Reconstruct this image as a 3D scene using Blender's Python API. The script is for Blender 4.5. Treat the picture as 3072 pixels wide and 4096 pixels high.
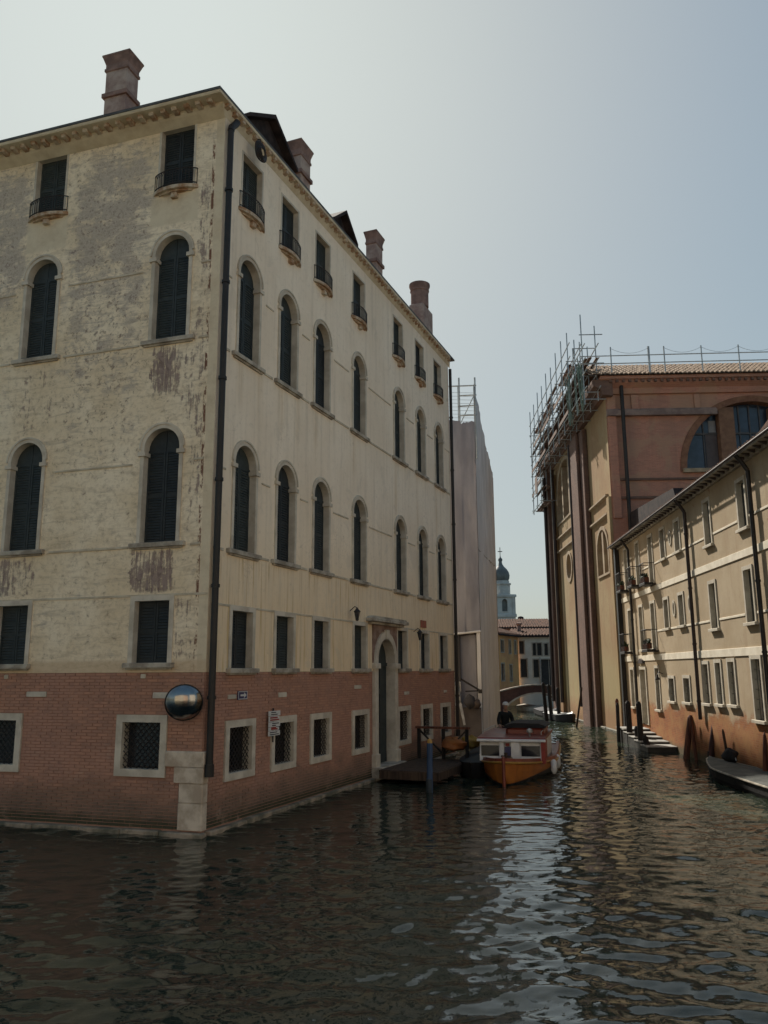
import bpy, math, random
import numpy as np
from mathutils import Vector, Matrix
from mathutils.geometry import tessellate_polygon
random.seed(7); rng = np.random.default_rng(11)
R = math.radians
for o in list(bpy.data.objects): bpy.data.objects.remove(o)
sc = bpy.context.scene
col = sc.collection

# ------------------------------------------------------------------ camera
CAM_PITCH, CAM_ROLL, CAM_H = R(11.078), R(-0.336), 3.2
cam = bpy.data.cameras.new('camera'); camo = bpy.data.objects.new('camera', cam); col.objects.link(camo)
cam.sensor_fit = 'HORIZONTAL'; cam.sensor_width = 36; cam.lens = 38.086; cam.clip_end = 2000; cam.clip_start = 0.1
_f = Vector((0, math.cos(CAM_PITCH), math.sin(CAM_PITCH))); _x = Vector((1, 0, 0)); _u = _x.cross(_f)
_xr = _x*math.cos(CAM_ROLL) + _u*math.sin(CAM_ROLL); _ur = -_x*math.sin(CAM_ROLL) + _u*math.cos(CAM_ROLL)
mw = Matrix.Identity(4)
for i in range(3): mw[i][0], mw[i][1], mw[i][2] = _xr[i], _ur[i], -_f[i]
mw[2][3] = CAM_H
camo.matrix_world = mw
sc.camera = camo

# ------------------------------------------------------------------ sky, sun, exposure
SUN_AZ, SUN_EL = R(-19.0), R(41.0)         # azimuth from +Y towards +X
w = bpy.data.worlds.new('World'); sc.world = w; w.use_nodes = True
wn = w.node_tree; bg = wn.nodes['Background']
sky = wn.nodes.new('ShaderNodeTexSky'); sky.sky_type = 'NISHITA'; sky.sun_disc = False
sky.sun_elevation = SUN_EL; sky.sun_rotation = SUN_AZ
sky.air_density = 1.0; sky.dust_density = 2.4; sky.ozone_density = 1.2; sky.altitude = 0
# soft highlight roll-off of the whole sky, as in the hazy, low-contrast photograph: c*A/(c+B)
def wv(op, a, b):
    nd = wn.nodes.new('ShaderNodeVectorMath'); nd.operation = op
    for i, v in enumerate((a, b)):
        if isinstance(v, bpy.types.NodeSocket): wn.links.new(v, nd.inputs[i])
        else: nd.inputs[i].default_value = v
    return nd.outputs[0]
hs = wn.nodes.new('ShaderNodeHueSaturation'); hs.inputs['Saturation'].default_value = 1.2; wn.links.new(sky.outputs[0], hs.inputs['Color'])
roll = wv('DIVIDE', hs.outputs[0], wv('ADD', hs.outputs[0], (3.3,3.3,3.3)))
roll = wv('MULTIPLY', roll, (3.72,4.08,4.02))
wn.links.new(roll, bg.inputs['Color'])
bg.inputs['Strength'].default_value = 0.1
sun = bpy.data.lights.new('sun', 'SUN'); sun.energy = 3.5; sun.angle = R(1.0); sun.color = (1.0, 0.93, 0.82)
suno = bpy.data.objects.new('sun', sun); col.objects.link(suno)
sd = Vector((math.sin(SUN_AZ)*math.cos(SUN_EL), math.cos(SUN_AZ)*math.cos(SUN_EL), math.sin(SUN_EL)))
suno.rotation_euler = sd.to_track_quat('Z', 'Y').to_euler()
vs = sc.view_settings; vs.view_transform = 'Standard'; vs.look = 'None'; vs.exposure = 1.0; vs.gamma = 1.0
sc.render.engine = 'CYCLES'

# ------------------------------------------------------------------ mesh helpers
class MB:
    def __init__(s): s.v = []; s.f = []; s.m = []
    def add(s, vs, fs, mi=0):
        b = len(s.v); s.v += [tuple(p) for p in vs]
        for f in fs: s.f.append([b+i for i in f]); s.m.append(mi)
        return s
    def box(s, x0, x1, y0, y1, z0, z1, mi=0):
        return s.add([(x0,y0,z0),(x1,y0,z0),(x1,y1,z0),(x0,y1,z0),(x0,y0,z1),(x1,y0,z1),(x1,y1,z1),(x0,y1,z1)],
              [(0,3,2,1),(4,5,6,7),(0,1,5,4),(1,2,6,5),(2,3,7,6),(3,0,4,7)], mi)
    def bbox(s, x0, x1, y0, y1, z0, z1, b=0.02, mi=0):      # box with chamfered upright and top edges
        p = [(x0+b,y0),(x1-b,y0),(x1,y0+b),(x1,y1-b),(x1-b,y1),(x0+b,y1),(x0,y1-b),(x0,y0+b)]
        cx, cy = (x0+x1)/2, (y0+y1)/2
        q = [(cx+(x-cx)*(1-2*b/max(x1-x0,1e-3)), cy+(y-cy)*(1-2*b/max(y1-y0,1e-3))) for x, y in p]
        vs = [(x,y,z0) for x,y in p]+[(x,y,z1-b) for x,y in p]+[(x,y,z1) for x,y in q]
        fs = [tuple(range(7,-1,-1)), tuple(range(16,24))]
        for k in (0, 8):
            for i in range(8): fs.append((k+i, k+(i+1)%8, k+8+(i+1)%8, k+8+i))
        return s.add(vs, fs, mi)
    def tube(s, p, q, r, n=8, r2=None, mi=0, caps=True):
        p = Vector(p); q = Vector(q); r2 = r if r2 is None else r2
        d = (q-p).normalized(); a = d.orthogonal().normalized(); b = d.cross(a)
        vs = []
        for c, rr in ((p, r), (q, r2)):
            for i in range(n):
                t = 2*math.pi*i/n; vs.append(c+(a*math.cos(t)+b*math.sin(t))*rr)
        fs = [(i, (i+1)%n, n+(i+1)%n, n+i) for i in range(n)]
        if caps: fs += [tuple(range(n-1,-1,-1)), tuple(range(n, 2*n))]
        return s.add(vs, fs, mi)
    def path(s, pts, r, n=6, mi=0):
        for a, b in zip(pts[:-1], pts[1:]): s.tube(a, b, r, n, mi=mi)
        return s
    def lathe(s, prof, n=16, c=(0,0,0), mi=0, rot=0):
        vs = []; fs = []
        for r, z in prof:
            for i in range(n):
                t = 2*math.pi*i/n+rot; vs.append((c[0]+r*math.cos(t), c[1]+r*math.sin(t), c[2]+z))
        for k in range(len(prof)-1):
            for i in range(n): fs.append((k*n+i, k*n+(i+1)%n, (k+1)*n+(i+1)%n, (k+1)*n+i))
        fs.append(tuple(range(n-1,-1,-1))); fs.append(tuple(range((len(prof)-1)*n, len(prof)*n)))
        return s.add(vs, fs, mi)
    def extr(s, poly, y0, y1, mi=0):        # xz outline (anticlockwise seen from -y) pushed along y
        n = len(poly); vs = [(x,y0,z) for x,z in poly]+[(x,y1,z) for x,z in poly]
        fs = [tuple(range(n)), tuple(range(2*n-1,n-1,-1))]
        for i in range(n): j = (i+1)%n; fs.append((j, i, n+i, n+j))
        return s.add(vs, fs, mi)
    def extx(s, poly, x0, x1, mi=0):        # yz outline pushed along x
        n = len(poly); vs = [(x0,y,z) for y,z in poly]+[(x1,y,z) for y,z in poly]
        fs = [tuple(range(n-1,-1,-1)), tuple(range(n,2*n))]
        for i in range(n): j = (i+1)%n; fs.append((i, j, n+j, n+i))
        return s.add(vs, fs, mi)
    def extz(s, poly, z0, z1, mi=0):        # xy outline pushed up
        n = len(poly); vs = [(x,y,z0) for x,y in poly]+[(x,y,z1) for x,y in poly]
        fs = [tuple(range(n-1,-1,-1)), tuple(range(n,2*n))]
        for i in range(n): j = (i+1)%n; fs.append((i, j, n+j, n+i))
        return s.add(vs, fs, mi)
    def holed(s, outer, holes, y, mi=0):
        ls = [[Vector((x,z,0)) for x,z in p] for p in [outer]+holes]
        flat = [p for l in ls for p in l]
        vs = [(p.x, y, p.y) for p in flat]; fs = []
        for t in tessellate_polygon(ls):
            a, b, c = (flat[i] for i in t)
            cr = (b.x-a.x)*(c.y-a.y)-(b.y-a.y)*(c.x-a.x)
            if abs(cr) < 1e-9: continue
            fs.append(tuple(t) if cr > 0 else (t[0], t[2], t[1]))
        return s.add(vs, fs, mi)
    def ring(s, outer, inner, yf, yo, yi, mi=0, closed=True):   # frame: front ring at yf, outer sides to yo, inner sides (reveal) to yi
        n = len(outer); vs = [(x,yf,z) for x,z in outer]+[(x,yf,z) for x,z in inner]+[(x,yo,z) for x,z in outer]+[(x,yi,z) for x,z in inner]
        fs = []
        for i in range(n if closed else n-1):
            j = (i+1)%n
            fs += [(i,j,n+j,n+i), (j,i,2*n+i,2*n+j), (n+i,n+j,3*n+j,3*n+i)]
        return s.add(vs, fs, mi)
    def mesh(s, name, mats, smooth=None):
        me = bpy.data.meshes.new(name); me.from_pydata(s.v, [], s.f)
        for m in (mats if isinstance(mats, (list, tuple)) else [mats]): me.materials.append(m)
        if any(s.m): me.polygons.foreach_set('material_index', s.m)
        if smooth is not None:
            me.shade_smooth(); me.set_sharp_from_angle(angle=R(smooth))
        me.update(); return me

def put(name, me, parent=None, loc=(0,0,0), rz=0.0, rot=None):
    o = bpy.data.objects.new(name, me); col.objects.link(o); o.parent = parent
    o.location = loc; o.rotation_euler = rot if rot else (0,0,rz); return o
def tag(o, label, cat, group=None, kind=None):
    if label: o['label'] = label
    if cat: o['category'] = cat
    if group: o['group'] = group
    if kind: o['kind'] = kind
    return o
def thing(name, label, cat, loc=(0,0,0), rz=0.0, group=None):
    return tag(put(name, None, None, loc, rz), label, cat, group)
class Frame:                                   # a facade: x along it (to the viewer's right), y into the wall, z up
    def __init__(s, root, x, y, th): s.root = root; s.x = x; s.y = y; s.th = th
    def P(s, x, y=0, z=0):
        c, n = math.cos(s.th), math.sin(s.th); return (s.x+c*x-n*y, s.y+n*x+c*y, z)
    def put(s, name, me, x=0, y=0, z=0, rz=0): return put(name, me, s.root, s.P(x,y,z), s.th+rz)
def rect(x0, x1, z0, z1): return [(x0,z0),(x1,z0),(x1,z1),(x0,z1)]
def arch(w, zb, zt, n=14):                     # opening with a round head
    r = w/2; return [(-r,zb),(r,zb)]+[(r*math.cos(math.pi*i/n), zt-r+r*math.sin(math.pi*i/n)) for i in range(n+1)]

# ------------------------------------------------------------------ material helpers
class NB:
    def __init__(s, name, rough=0.8, spec=0.3):
        s.mat = bpy.data.materials.new(name); s.mat.use_nodes = True; s.t = s.mat.node_tree
        s.b = s.t.nodes['Principled BSDF']; s.b.inputs['Roughness'].default_value = rough
        s.b.inputs['Specular IOR Level'].default_value = spec
    def n(s, ty, props=None, **ins):
        nd = s.t.nodes.new('ShaderNode'+ty)
        for k, v in (props or {}).items(): setattr(nd, k, v)
        for k, v in ins.items():
            k = k.replace('_', ' ') if k.replace('_', ' ') in nd.inputs else k
            s.set(nd.inputs[k], v)
        return nd
    def set(s, i, v):
        if isinstance(v, bpy.types.NodeSocket): s.t.links.new(v, i)
        elif isinstance(v, bpy.types.Node): s.t.links.new(v.outputs[0], i)
        else:
            if hasattr(i.default_value, '__len__') and len(i.default_value) == 4 and len(v) == 3: v = (*v, 1)
            i.default_value = v
    def pos(s): return s.n('NewGeometry').outputs['Position']
    def obj(s): return s.n('TexCoord').outputs['Object']
    def noise(s, vec, scale, detail=4, rough=0.55, dist=0.0, col=False):
        nd = s.n('TexNoise', None, Vector=vec, Scale=scale, Detail=detail, Roughness=rough, Distortion=dist)
        return nd.outputs[1 if col else 0]
    def scale(s, vec, x, y, z): return s.n('VectorMath', {'operation':'MULTIPLY'}, **{'0':None} ) if 0 else s._vm(vec, (x,y,z))
    def _vm(s, vec, k):
        nd = s.t.nodes.new('ShaderNodeVectorMath'); nd.operation = 'MULTIPLY'
        s.t.links.new(vec, nd.inputs[0]); nd.inputs[1].default_value = k; return nd.outputs[0]
    def math(s, op, a, b=0.0, clamp=False):
        nd = s.t.nodes.new('ShaderNodeMath'); nd.operation = op; nd.use_clamp = clamp
        s.set(nd.inputs[0], a); s.set(nd.inputs[1], b); return nd.outputs[0]
    def mr(s, v, a, b, c=0.0, d=1.0, smooth=True):
        nd = s.t.nodes.new('ShaderNodeMapRange'); nd.interpolation_type = 'SMOOTHSTEP' if smooth else 'LINEAR'
        s.set(nd.inputs[0], v)
        for k, x in zip((1,2,3,4), (a,b,c,d)): nd.inputs[k].default_value = x
        return nd.outputs[0]
    def mix(s, f, a, b):
        nd = s.t.nodes.new('ShaderNodeMix'); nd.data_type = 'RGBA'
        s.set(nd.inputs[0], f); s.set(nd.inputs[6], a); s.set(nd.inputs[7], b); return nd.outputs[2]
    def sep(s, v):
        nd = s.t.nodes.new('ShaderNodeSeparateXYZ'); s.t.links.new(v, nd.inputs[0]); return nd.outputs
    def boxm(s, x, z, x0, x1, z0, z1, sx=0.1, sz=0.15):     # soft rectangle in facade coordinates
        a = s.math('MULTIPLY', s.mr(x, x0-sx, x0+sx), s.mr(x, x1-sx, x1+sx, 1, 0))
        b = s.math('MULTIPLY', s.mr(z, z0-sz, z0+sz), s.mr(z, z1-sz, z1+sz, 1, 0))
        return s.math('MULTIPLY', a, b)
    def bump(s, h, strength=0.3, dist=0.02):
        nd = s.n('Bump', None, Height=h, Strength=strength, Distance=dist); s.t.links.new(nd.outputs[0], s.b.inputs['Normal'])
    def out(s, c, gain=1.0):
        if gain != 1.0:
            nd = s.t.nodes.new('ShaderNodeVectorMath'); nd.operation = 'SCALE'; s.t.links.new(c, nd.inputs[0]); nd.inputs['Scale'].default_value = gain; c = nd.outputs[0]
        s.set(s.b.inputs['Base Color'], c); return s.mat

def simple(name, c1, c2=None, scale=3.0, rough=0.75, spec=0.3, bump=0.15, bscale=40, metal=0.0, stretch=(1,1,1), lo=0.35, hi=0.65, bdist=0.01):
    m = NB(name, rough, spec); p = m._vm(m.pos(), stretch)
    c2 = c2 or tuple(x*0.6 for x in c1)
    f = m.mr(m.noise(p, scale, 6, 0.62), lo, hi)
    if bump: m.bump(m.noise(p, bscale, 4), bump, bdist)
    m.b.inputs['Metallic'].default_value = metal
    return m.out(m.mix(f, c2, c1))
def brickmat(name, c1, c2, mortar, sx=1.0, dirt=(0.10,0.07,0.055), damt=0.5, patch=None, pamt=0.5):
    m = NB(name, 0.9, 0.15); g = m.t.nodes.new('ShaderNodeTexBrick'); p = m.obj(); x, y, z = m.sep(p)[:3]
    cb = m.t.nodes.new('ShaderNodeCombineXYZ'); m.t.links.new(m.math('ADD', x, y), cb.inputs[0]); m.t.links.new(z, cb.inputs[1])
    m.t.links.new(cb.outputs[0], g.inputs['Vector']); g.inputs['Scale'].default_value = 1.0
    g.inputs['Brick Width'].default_value = 0.26; g.inputs['Row Height'].default_value = 0.068; g.inputs['Mortar Size'].default_value = 0.006
    m.set(g.inputs['Color1'], c1); m.set(g.inputs['Color2'], c2); m.set(g.inputs['Mortar'], mortar)
    w_ = m.pos(); f = m.mr(m.noise(w_, 0.7, 8, 0.65), 0.4, 0.68); c = m.mix(m.math('MULTIPLY', f, damt), g.outputs[0], dirt)
    st = m.mr(m.noise(m._vm(w_, (2.5,2.5,0.25)), 1.0, 5), 0.5, 0.72); c = m.mix(m.math('MULTIPLY', st, 0.45), c, dirt)
    if patch:
        pf = m.mr(m.noise(w_, 0.55, 7, 0.6, 0.4), 0.5, 0.56); c = m.mix(m.math('MULTIPLY', pf, pamt), c, patch)
    m.bump(m.math('ADD', m.noise(w_, 30, 3), g.outputs[1]), 0.35, 0.012)
    return m.out(c)

STONE   = simple('istrian_stone', (0.60,0.54,0.44), (0.44,0.385,0.305), 2.2, 0.8, bump=0.2)
STONE_D = simple('weathered_stone', (0.47,0.42,0.34), (0.24,0.205,0.16), 2.6, 0.85, bump=0.3)
STONE_R = simple('rust_stained_stone', (0.52,0.44,0.33), (0.30,0.165,0.085), 5.0, 0.85, bump=0.2)
SHUT    = simple('green_shutter_paint', (0.040,0.049,0.049), (0.028,0.036,0.037), 6, 0.6, 0.3, 0.1, 60)
SHUT2   = simple('grey_green_shutter', (0.06,0.064,0.062), (0.04,0.044,0.044), 6, 0.6, 0.3, 0.1, 60)
IRON    = simple('dark_iron', (0.018,0.018,0.019), (0.03,0.02,0.015), 8, 0.6, 0.4, 0.1, 60)
PIPE    = simple('dark_downpipe', (0.013,0.012,0.011), (0.024,0.019,0.016), 1.5, 0.55, 0.4, 0.1, 30)
COPPER  = simple('brown_downpipe', (0.05,0.032,0.026), (0.03,0.02,0.018), 1.5, 0.55, 0.4, 0.1, 30)
ROOF    = simple('old_roof_tile', (0.17,0.085,0.055), (0.07,0.045,0.035), 3.0, 0.9, 0.15, 0.3, 25)
ROOF_D  = simple('dark_roof_tile', (0.05,0.038,0.036), (0.022,0.019,0.02), 3.0, 0.9, 0.15, 0.3, 25)
LEAD    = simple('eave_edge', (0.10,0.10,0.098), (0.06,0.06,0.06), 2.0, 0.7)
CHIM    = simple('chimney_brick_render', (0.30,0.20,0.165), (0.17,0.115,0.10), 2.6, 0.9, 0.15, 0.4, 20)
CHIM_L  = simple('chimney_pale_render', (0.42,0.34,0.29), (0.27,0.19,0.165), 2.6, 0.9, 0.15, 0.4, 20)
WOOD    = simple('weathered_wood', (0.09,0.06,0.042), (0.04,0.028,0.022), 2.0, 0.85, 0.2, 0.4, 18, stretch=(6,6,0.6))
WOOD_R  = simple('reddish_wood_post', (0.16,0.062,0.036), (0.07,0.03,0.022), 2.0, 0.8, 0.25, 0.4, 18, stretch=(6,6,0.6))
WOOD_K  = simple('tarred_wood', (0.022,0.020,0.019), (0.012,0.011,0.011), 2.0, 0.75, 0.3, 0.4, 18, stretch=(6,6,0.6))
PLANK   = simple('scaffold_plank', (0.24,0.165,0.13), (0.12,0.08,0.068), 2.0, 0.85, 0.2, 0.3, 18)
STEEL   = simple('galvanised_tube', (0.42,0.45,0.45), (0.28,0.30,0.305), 3.0, 0.45, 0.5, 0.1, 40, metal=0.4)
GREENNET= simple('green_debris_net', (0.20,0.27,0.23), (0.12,0.16,0.14), 2.4, 0.9)
PLINTH  = simple('plinth_stone', (0.36,0.285,0.21), (0.10,0.095,0.065), 2.5, 0.7, 0.35, 0.4, 20)
ALGAE   = simple('waterline_stone', (0.15,0.13,0.085), (0.07,0.065,0.045), 3.0, 0.7, 0.35, 0.4, 20)
def glass(name, c, rough=0.12):
    m = NB(name, rough, 0.5); f = m.mr(m.noise(m.pos(), 1.3, 3), 0.4, 0.6)
    return m.out(m.mix(f, c, tuple(x*1.6 for x in c)))
GLASS = glass('dark_pane', (0.012,0.014,0.018)); GLASS_B = glass('blue_pane', (0.022,0.032,0.05), 0.2)

# ------------------------------------------------------------------ plaster of the palazzo
def plaster_left():
    m = NB('peeling_cream_plaster', 0.92, 0.15); p = m.obj(); x, y, z = m.sep(p)[:3]
    big = m.noise(p, 0.55, 6, 0.6); mid = m.noise(p, 2.0, 10, 0.72, 0.4); fine = m.noise(p, 8, 9, 0.75, 0.4); grit = m.noise(p, 22, 5, 0.7)
    hor = m.noise(m._vm(p, (0.8,1,4.5)), 1.5, 10, 0.74, 0.9)
    ver = m.noise(m._vm(p, (9,1,0.7)), 1.2, 8, 0.74, 0.4)
    c = m.mix(m.mr(big, 0.35, 0.66), (0.54,0.44,0.30), (0.63,0.545,0.41))
    c = m.mix(m.math('MULTIPLY', m.mr(fine, 0.45, 0.62), 0.45), c, (0.36,0.285,0.19))
    c = m.mix(m.math('MULTIPLY', m.mr(hor, 0.48, 0.64), 0.4), c, (0.30,0.235,0.16))
    # bare grey-mauve areas where the finish has washed off
    zone = m.boxm(x, z, -4.15, -1.9, 8.6, 16.1, 0.45, 2.2)
    zone = m.math('MAXIMUM', zone, m.boxm(x, z, -9.0, -5.5, 12.0, 15.9, 0.35, 0.8))
    wear = m.math('ADD', m.math('MULTIPLY', mid, 0.6), m.math('MULTIPLY', hor, 0.4))
    wz = m.math('ADD', wear, m.math('MULTIPLY', zone, m.mr(z, 9.0, 14.5, 0.05, 0.16)))
    bare = m.mr(wz, 0.545, 0.665)
    c = m.mix(m.math('MULTIPLY', bare, 0.8), c, m.mix(m.mr(fine, 0.34, 0.64), (0.20,0.165,0.14), (0.42,0.365,0.30)))
    spk = m.math('MULTIPLY', m.mr(m.math('ADD', fine, m.math('MULTIPLY', zone, 0.06)), 0.59, 0.67), 0.7)
    c = m.mix(spk, c, (0.145,0.105,0.09))
    chips = m.math('MULTIPLY', m.mr(m.noise(m._vm(p, (1,1,1.6)), 3.2, 10, 0.78, 0.8), 0.62, 0.665), 0.7)
    c = m.mix(chips, c, m.mix(m.mr(grit, 0.4, 0.6), (0.16,0.105,0.085), (0.27,0.205,0.165)))
    # dark mauve patches washed out below the sills and down the corner strip
    wx = m.math('ADD', x, m.math('MULTIPLY', m.math('SUBTRACT', mid, 0.5), 0.9)); x0_ = x; x = wx; dk = m.boxm(x, z, -1.75, -0.80, 9.2, 10.6, 0.14, 0.35)
    dk = m.math('MAXIMUM', dk, m.boxm(x, z, -1.95, -0.82, 4.85, 5.85, 0.08, 0.12))
    dk = m.math('MAXIMUM', dk, m.math('MULTIPLY', m.boxm(x, z, -5.35, -4.25, 8.5, 10.6, 0.15, 0.6), 0.72))
    dk = m.math('MAXIMUM', dk, m.math('MULTIPLY', m.boxm(x, z, -5.7, -4.5, 4.85, 5.85, 0.10, 0.15), 0.85))
    dk = m.math('MAXIMUM', dk, m.math('MULTIPLY', m.boxm(x, z, -0.58, -0.24, 6.0, 15.2, 0.08, 0.8), 0.80))
    dk = m.math('MAXIMUM', dk, m.math('MULTIPLY', m.boxm(x, z, -0.84, -0.28, 3.2, 4.9, 0.12, 0.3), 0.75))
    dk = m.math('MAXIMUM', dk, m.math('MULTIPLY', m.boxm(x, z, -0.85, -0.36, 7.8, 10.6, 0.12, 0.6), 0.75))
    x = x0_
    dn = m.math('ADD', m.math('ADD', m.math('MULTIPLY', ver, 0.46), m.math('MULTIPLY', mid, 0.24)), m.math('MULTIPLY', fine, 0.30))
    dm = m.mr(m.math('ADD', m.math('MULTIPLY', dk, 0.235), dn), 0.675, 0.755)
    c = m.mix(m.math('MULTIPLY', dm, 0.88), c, m.mix(m.mr(fine, 0.4, 0.6), (0.095,0.062,0.062), (0.22,0.165,0.15)))
    # narrow red-brown crack beside the corner strip
    ed = m.boxm(x, z, -0.285, -0.215, 3.3, 15.6, 0.02, 0.3)
    c = m.mix(m.math('MULTIPLY', ed, m.mr(m.noise(m._vm(p, (3,1,1.2)), 2.0, 9, 0.75), 0.48, 0.54)), c, (0.135,0.065,0.042))
    # sound corner strip, repaired panels between the sills
    rep = m.boxm(x, z, -0.2, 0.1, 3, 17, 0.012, 0.3)
    rep = m.math('MAXIMUM', rep, m.boxm(x, z, -1.9, -0.62, 13.55, 14.3, 0.03, 0.05))
    rep = m.math('MAXIMUM', rep, m.boxm(x, z, -5.5, -4.3, 13.5, 14.35, 0.03, 0.05))
    rep = m.math('MAXIMUM', rep, m.boxm(x, z, -12, -0.2, 16.15, 17, 0.03, 0.02))
    c = m.mix(m.math('MULTIPLY', rep, 0.88), c, m.mix(m.mr(mid, 0.4, 0.65), (0.49,0.42,0.305), (0.43,0.355,0.25)))
    c = m.mix(m.math('MULTIPLY', m.boxm(x, z, -12, 0.1, 3.0, 3.45, 0.05, 0.06), 0.55), c, (0.38,0.27,0.165))
    h = m.math('SUBTRACT', m.math('ADD', m.math('MULTIPLY', fine, 0.4), m.math('MULTIPLY', grit, 0.2)), m.math('ADD', m.math('MULTIPLY', dm, 0.5), m.math('ADD', m.math('MULTIPLY', bare, 0.3), m.math('MULTIPLY', chips, 0.4))))
    m.bump(h, 0.6, 0.03)
    return m.out(c, 1.38)
def plaster_right():
    m = NB('smooth_cream_plaster', 0.92, 0.15); p = m.obj(); x, y, z = m.sep(p)[:3]
    big = m.noise(p, 0.4, 5, 0.55); fine = m.noise(p, 7, 7, 0.65)
    ver = m.noise(m._vm(p, (4.5,1,0.22)), 1.0, 5, 0.6); ver2 = m.noise(m._vm(p, (11,1,0.4)), 1.0, 4, 0.6)
    c = m.mix(m.mr(big, 0.35, 0.65), (0.515,0.435,0.335), (0.565,0.49,0.39))
    c = m.mix(m.math('MULTIPLY', m.mr(z, 9.0, 3.2), 0.6), c, (0.50,0.37,0.205))
    c = m.mix(m.math('MULTIPLY', m.mr(ver, 0.47, 0.70), 0.45), c, (0.38,0.315,0.235))
    low = m.boxm(x, z, 0, 18, 3.2, 5.75, 0.1, 0.1)
    st = m.math('MULTIPLY', m.math('MULTIPLY', low, m.mr(ver2, 0.52, 0.64)), 0.6)
    for u in (0.9, 1.8, 2.85, 3.75, 4.8, 7.4, 10.9, 13.1, 15.3):
        st = m.math('MAXIMUM', st, m.math('MULTIPLY', m.boxm(x, z, u-0.06, u+0.14, 9.5-0.1*u, 10.4, 0.12, 0.7), m.mr(ver2, 0.35, 0.6, 0, 0.4)))
    c = m.mix(st, c, (0.33,0.215,0.085))
    c = m.mix(m.math('MULTIPLY', m.mr(fine, 0.5, 0.72), 0.25), c, (0.33,0.28,0.21))
    c = m.mix(m.math('MULTIPLY', m.mr(m.noise(p, 1.6, 9, 0.75, 0.6), 0.63, 0.68), 0.5), c, (0.30,0.245,0.18))
    crk = m.n('TexVoronoi', {'feature':'DISTANCE_TO_EDGE'}, Vector=m.n('VectorMath', {'operation':'ADD'}).outputs[0] if 0 else m.noise(p, 0.9, 4, 0.6, 0.6, True), Scale=3.0)
    c = m.mix(m.math('MULTIPLY', m.mr(crk.outputs[0], 0.012, 0.0, 0, 1), m.mr(big, 0.5, 0.62, 0, 0.45)), c, (0.25,0.20,0.15))
    pat = m.mr(m.noise(p, 0.75, 7, 0.66, 0.5), 0.57, 0.63, 0, 0.35); c = m.mix(pat, c, (0.40,0.345,0.27))
    m.bump(m.math('ADD', m.math('MULTIPLY', fine, 0.5), m.noise(p, 30, 3)), 0.2, 0.012)
    return m.out(c, 1.55)
PL_L, PL_R = plaster_left(), plaster_right()
def brick_clay():
    m = NB('old_red_brick', 0.92, 0.15); a = m.n('Attribute', {'attribute_name':'tone'}).outputs['Fac']; p = m.pos(); z = m.sep(p)[2]
    c = m.mix(a, (0.215,0.122,0.088), (0.285,0.152,0.102))
    c = m.mix(m.mr(m.noise(p, 0.5, 5), 0.4, 0.68), c, (0.26,0.145,0.105))
    c = m.mix(m.math('MULTIPLY', m.mr(m.noise(p, 3.5, 8, 0.7), 0.45, 0.7), 0.55), c, (0.14,0.088,0.074))
    wet = m.mr(m.math('ADD', z, m.math('MULTIPLY', m.noise(m._vm(p, (1.2,1.2,2)), 1.0, 6), 1.1)), 0.85, 1.7, 0.85, 0.0)
    c = m.mix(wet, c, (0.075,0.060,0.046))
    alg = m.mr(m.math('ADD', z, m.math('MULTIPLY', m.noise(m._vm(p, (1.5,1.5,3)), 1.6, 5), 0.35)), 0.34, 0.56, 0.9, 0.0); c = m.mix(alg, c, (0.028,0.032,0.020))
    salt = m.mr(m.noise(p, 1.1, 7, 0.7, 0.5), 0.58, 0.74, 0, 0.6); c = m.mix(salt, c, (0.27,0.19,0.145))
    m.bump(m.noise(p, 45, 4), 0.5, 0.008)
    return m.out(c, 1.68)
BRICK = brick_clay()
MORTAR = simple('lime_mortar', (0.37,0.215,0.155), (0.28,0.155,0.112), 1.8, 0.95, 0.1, 0.3, 40)

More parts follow.
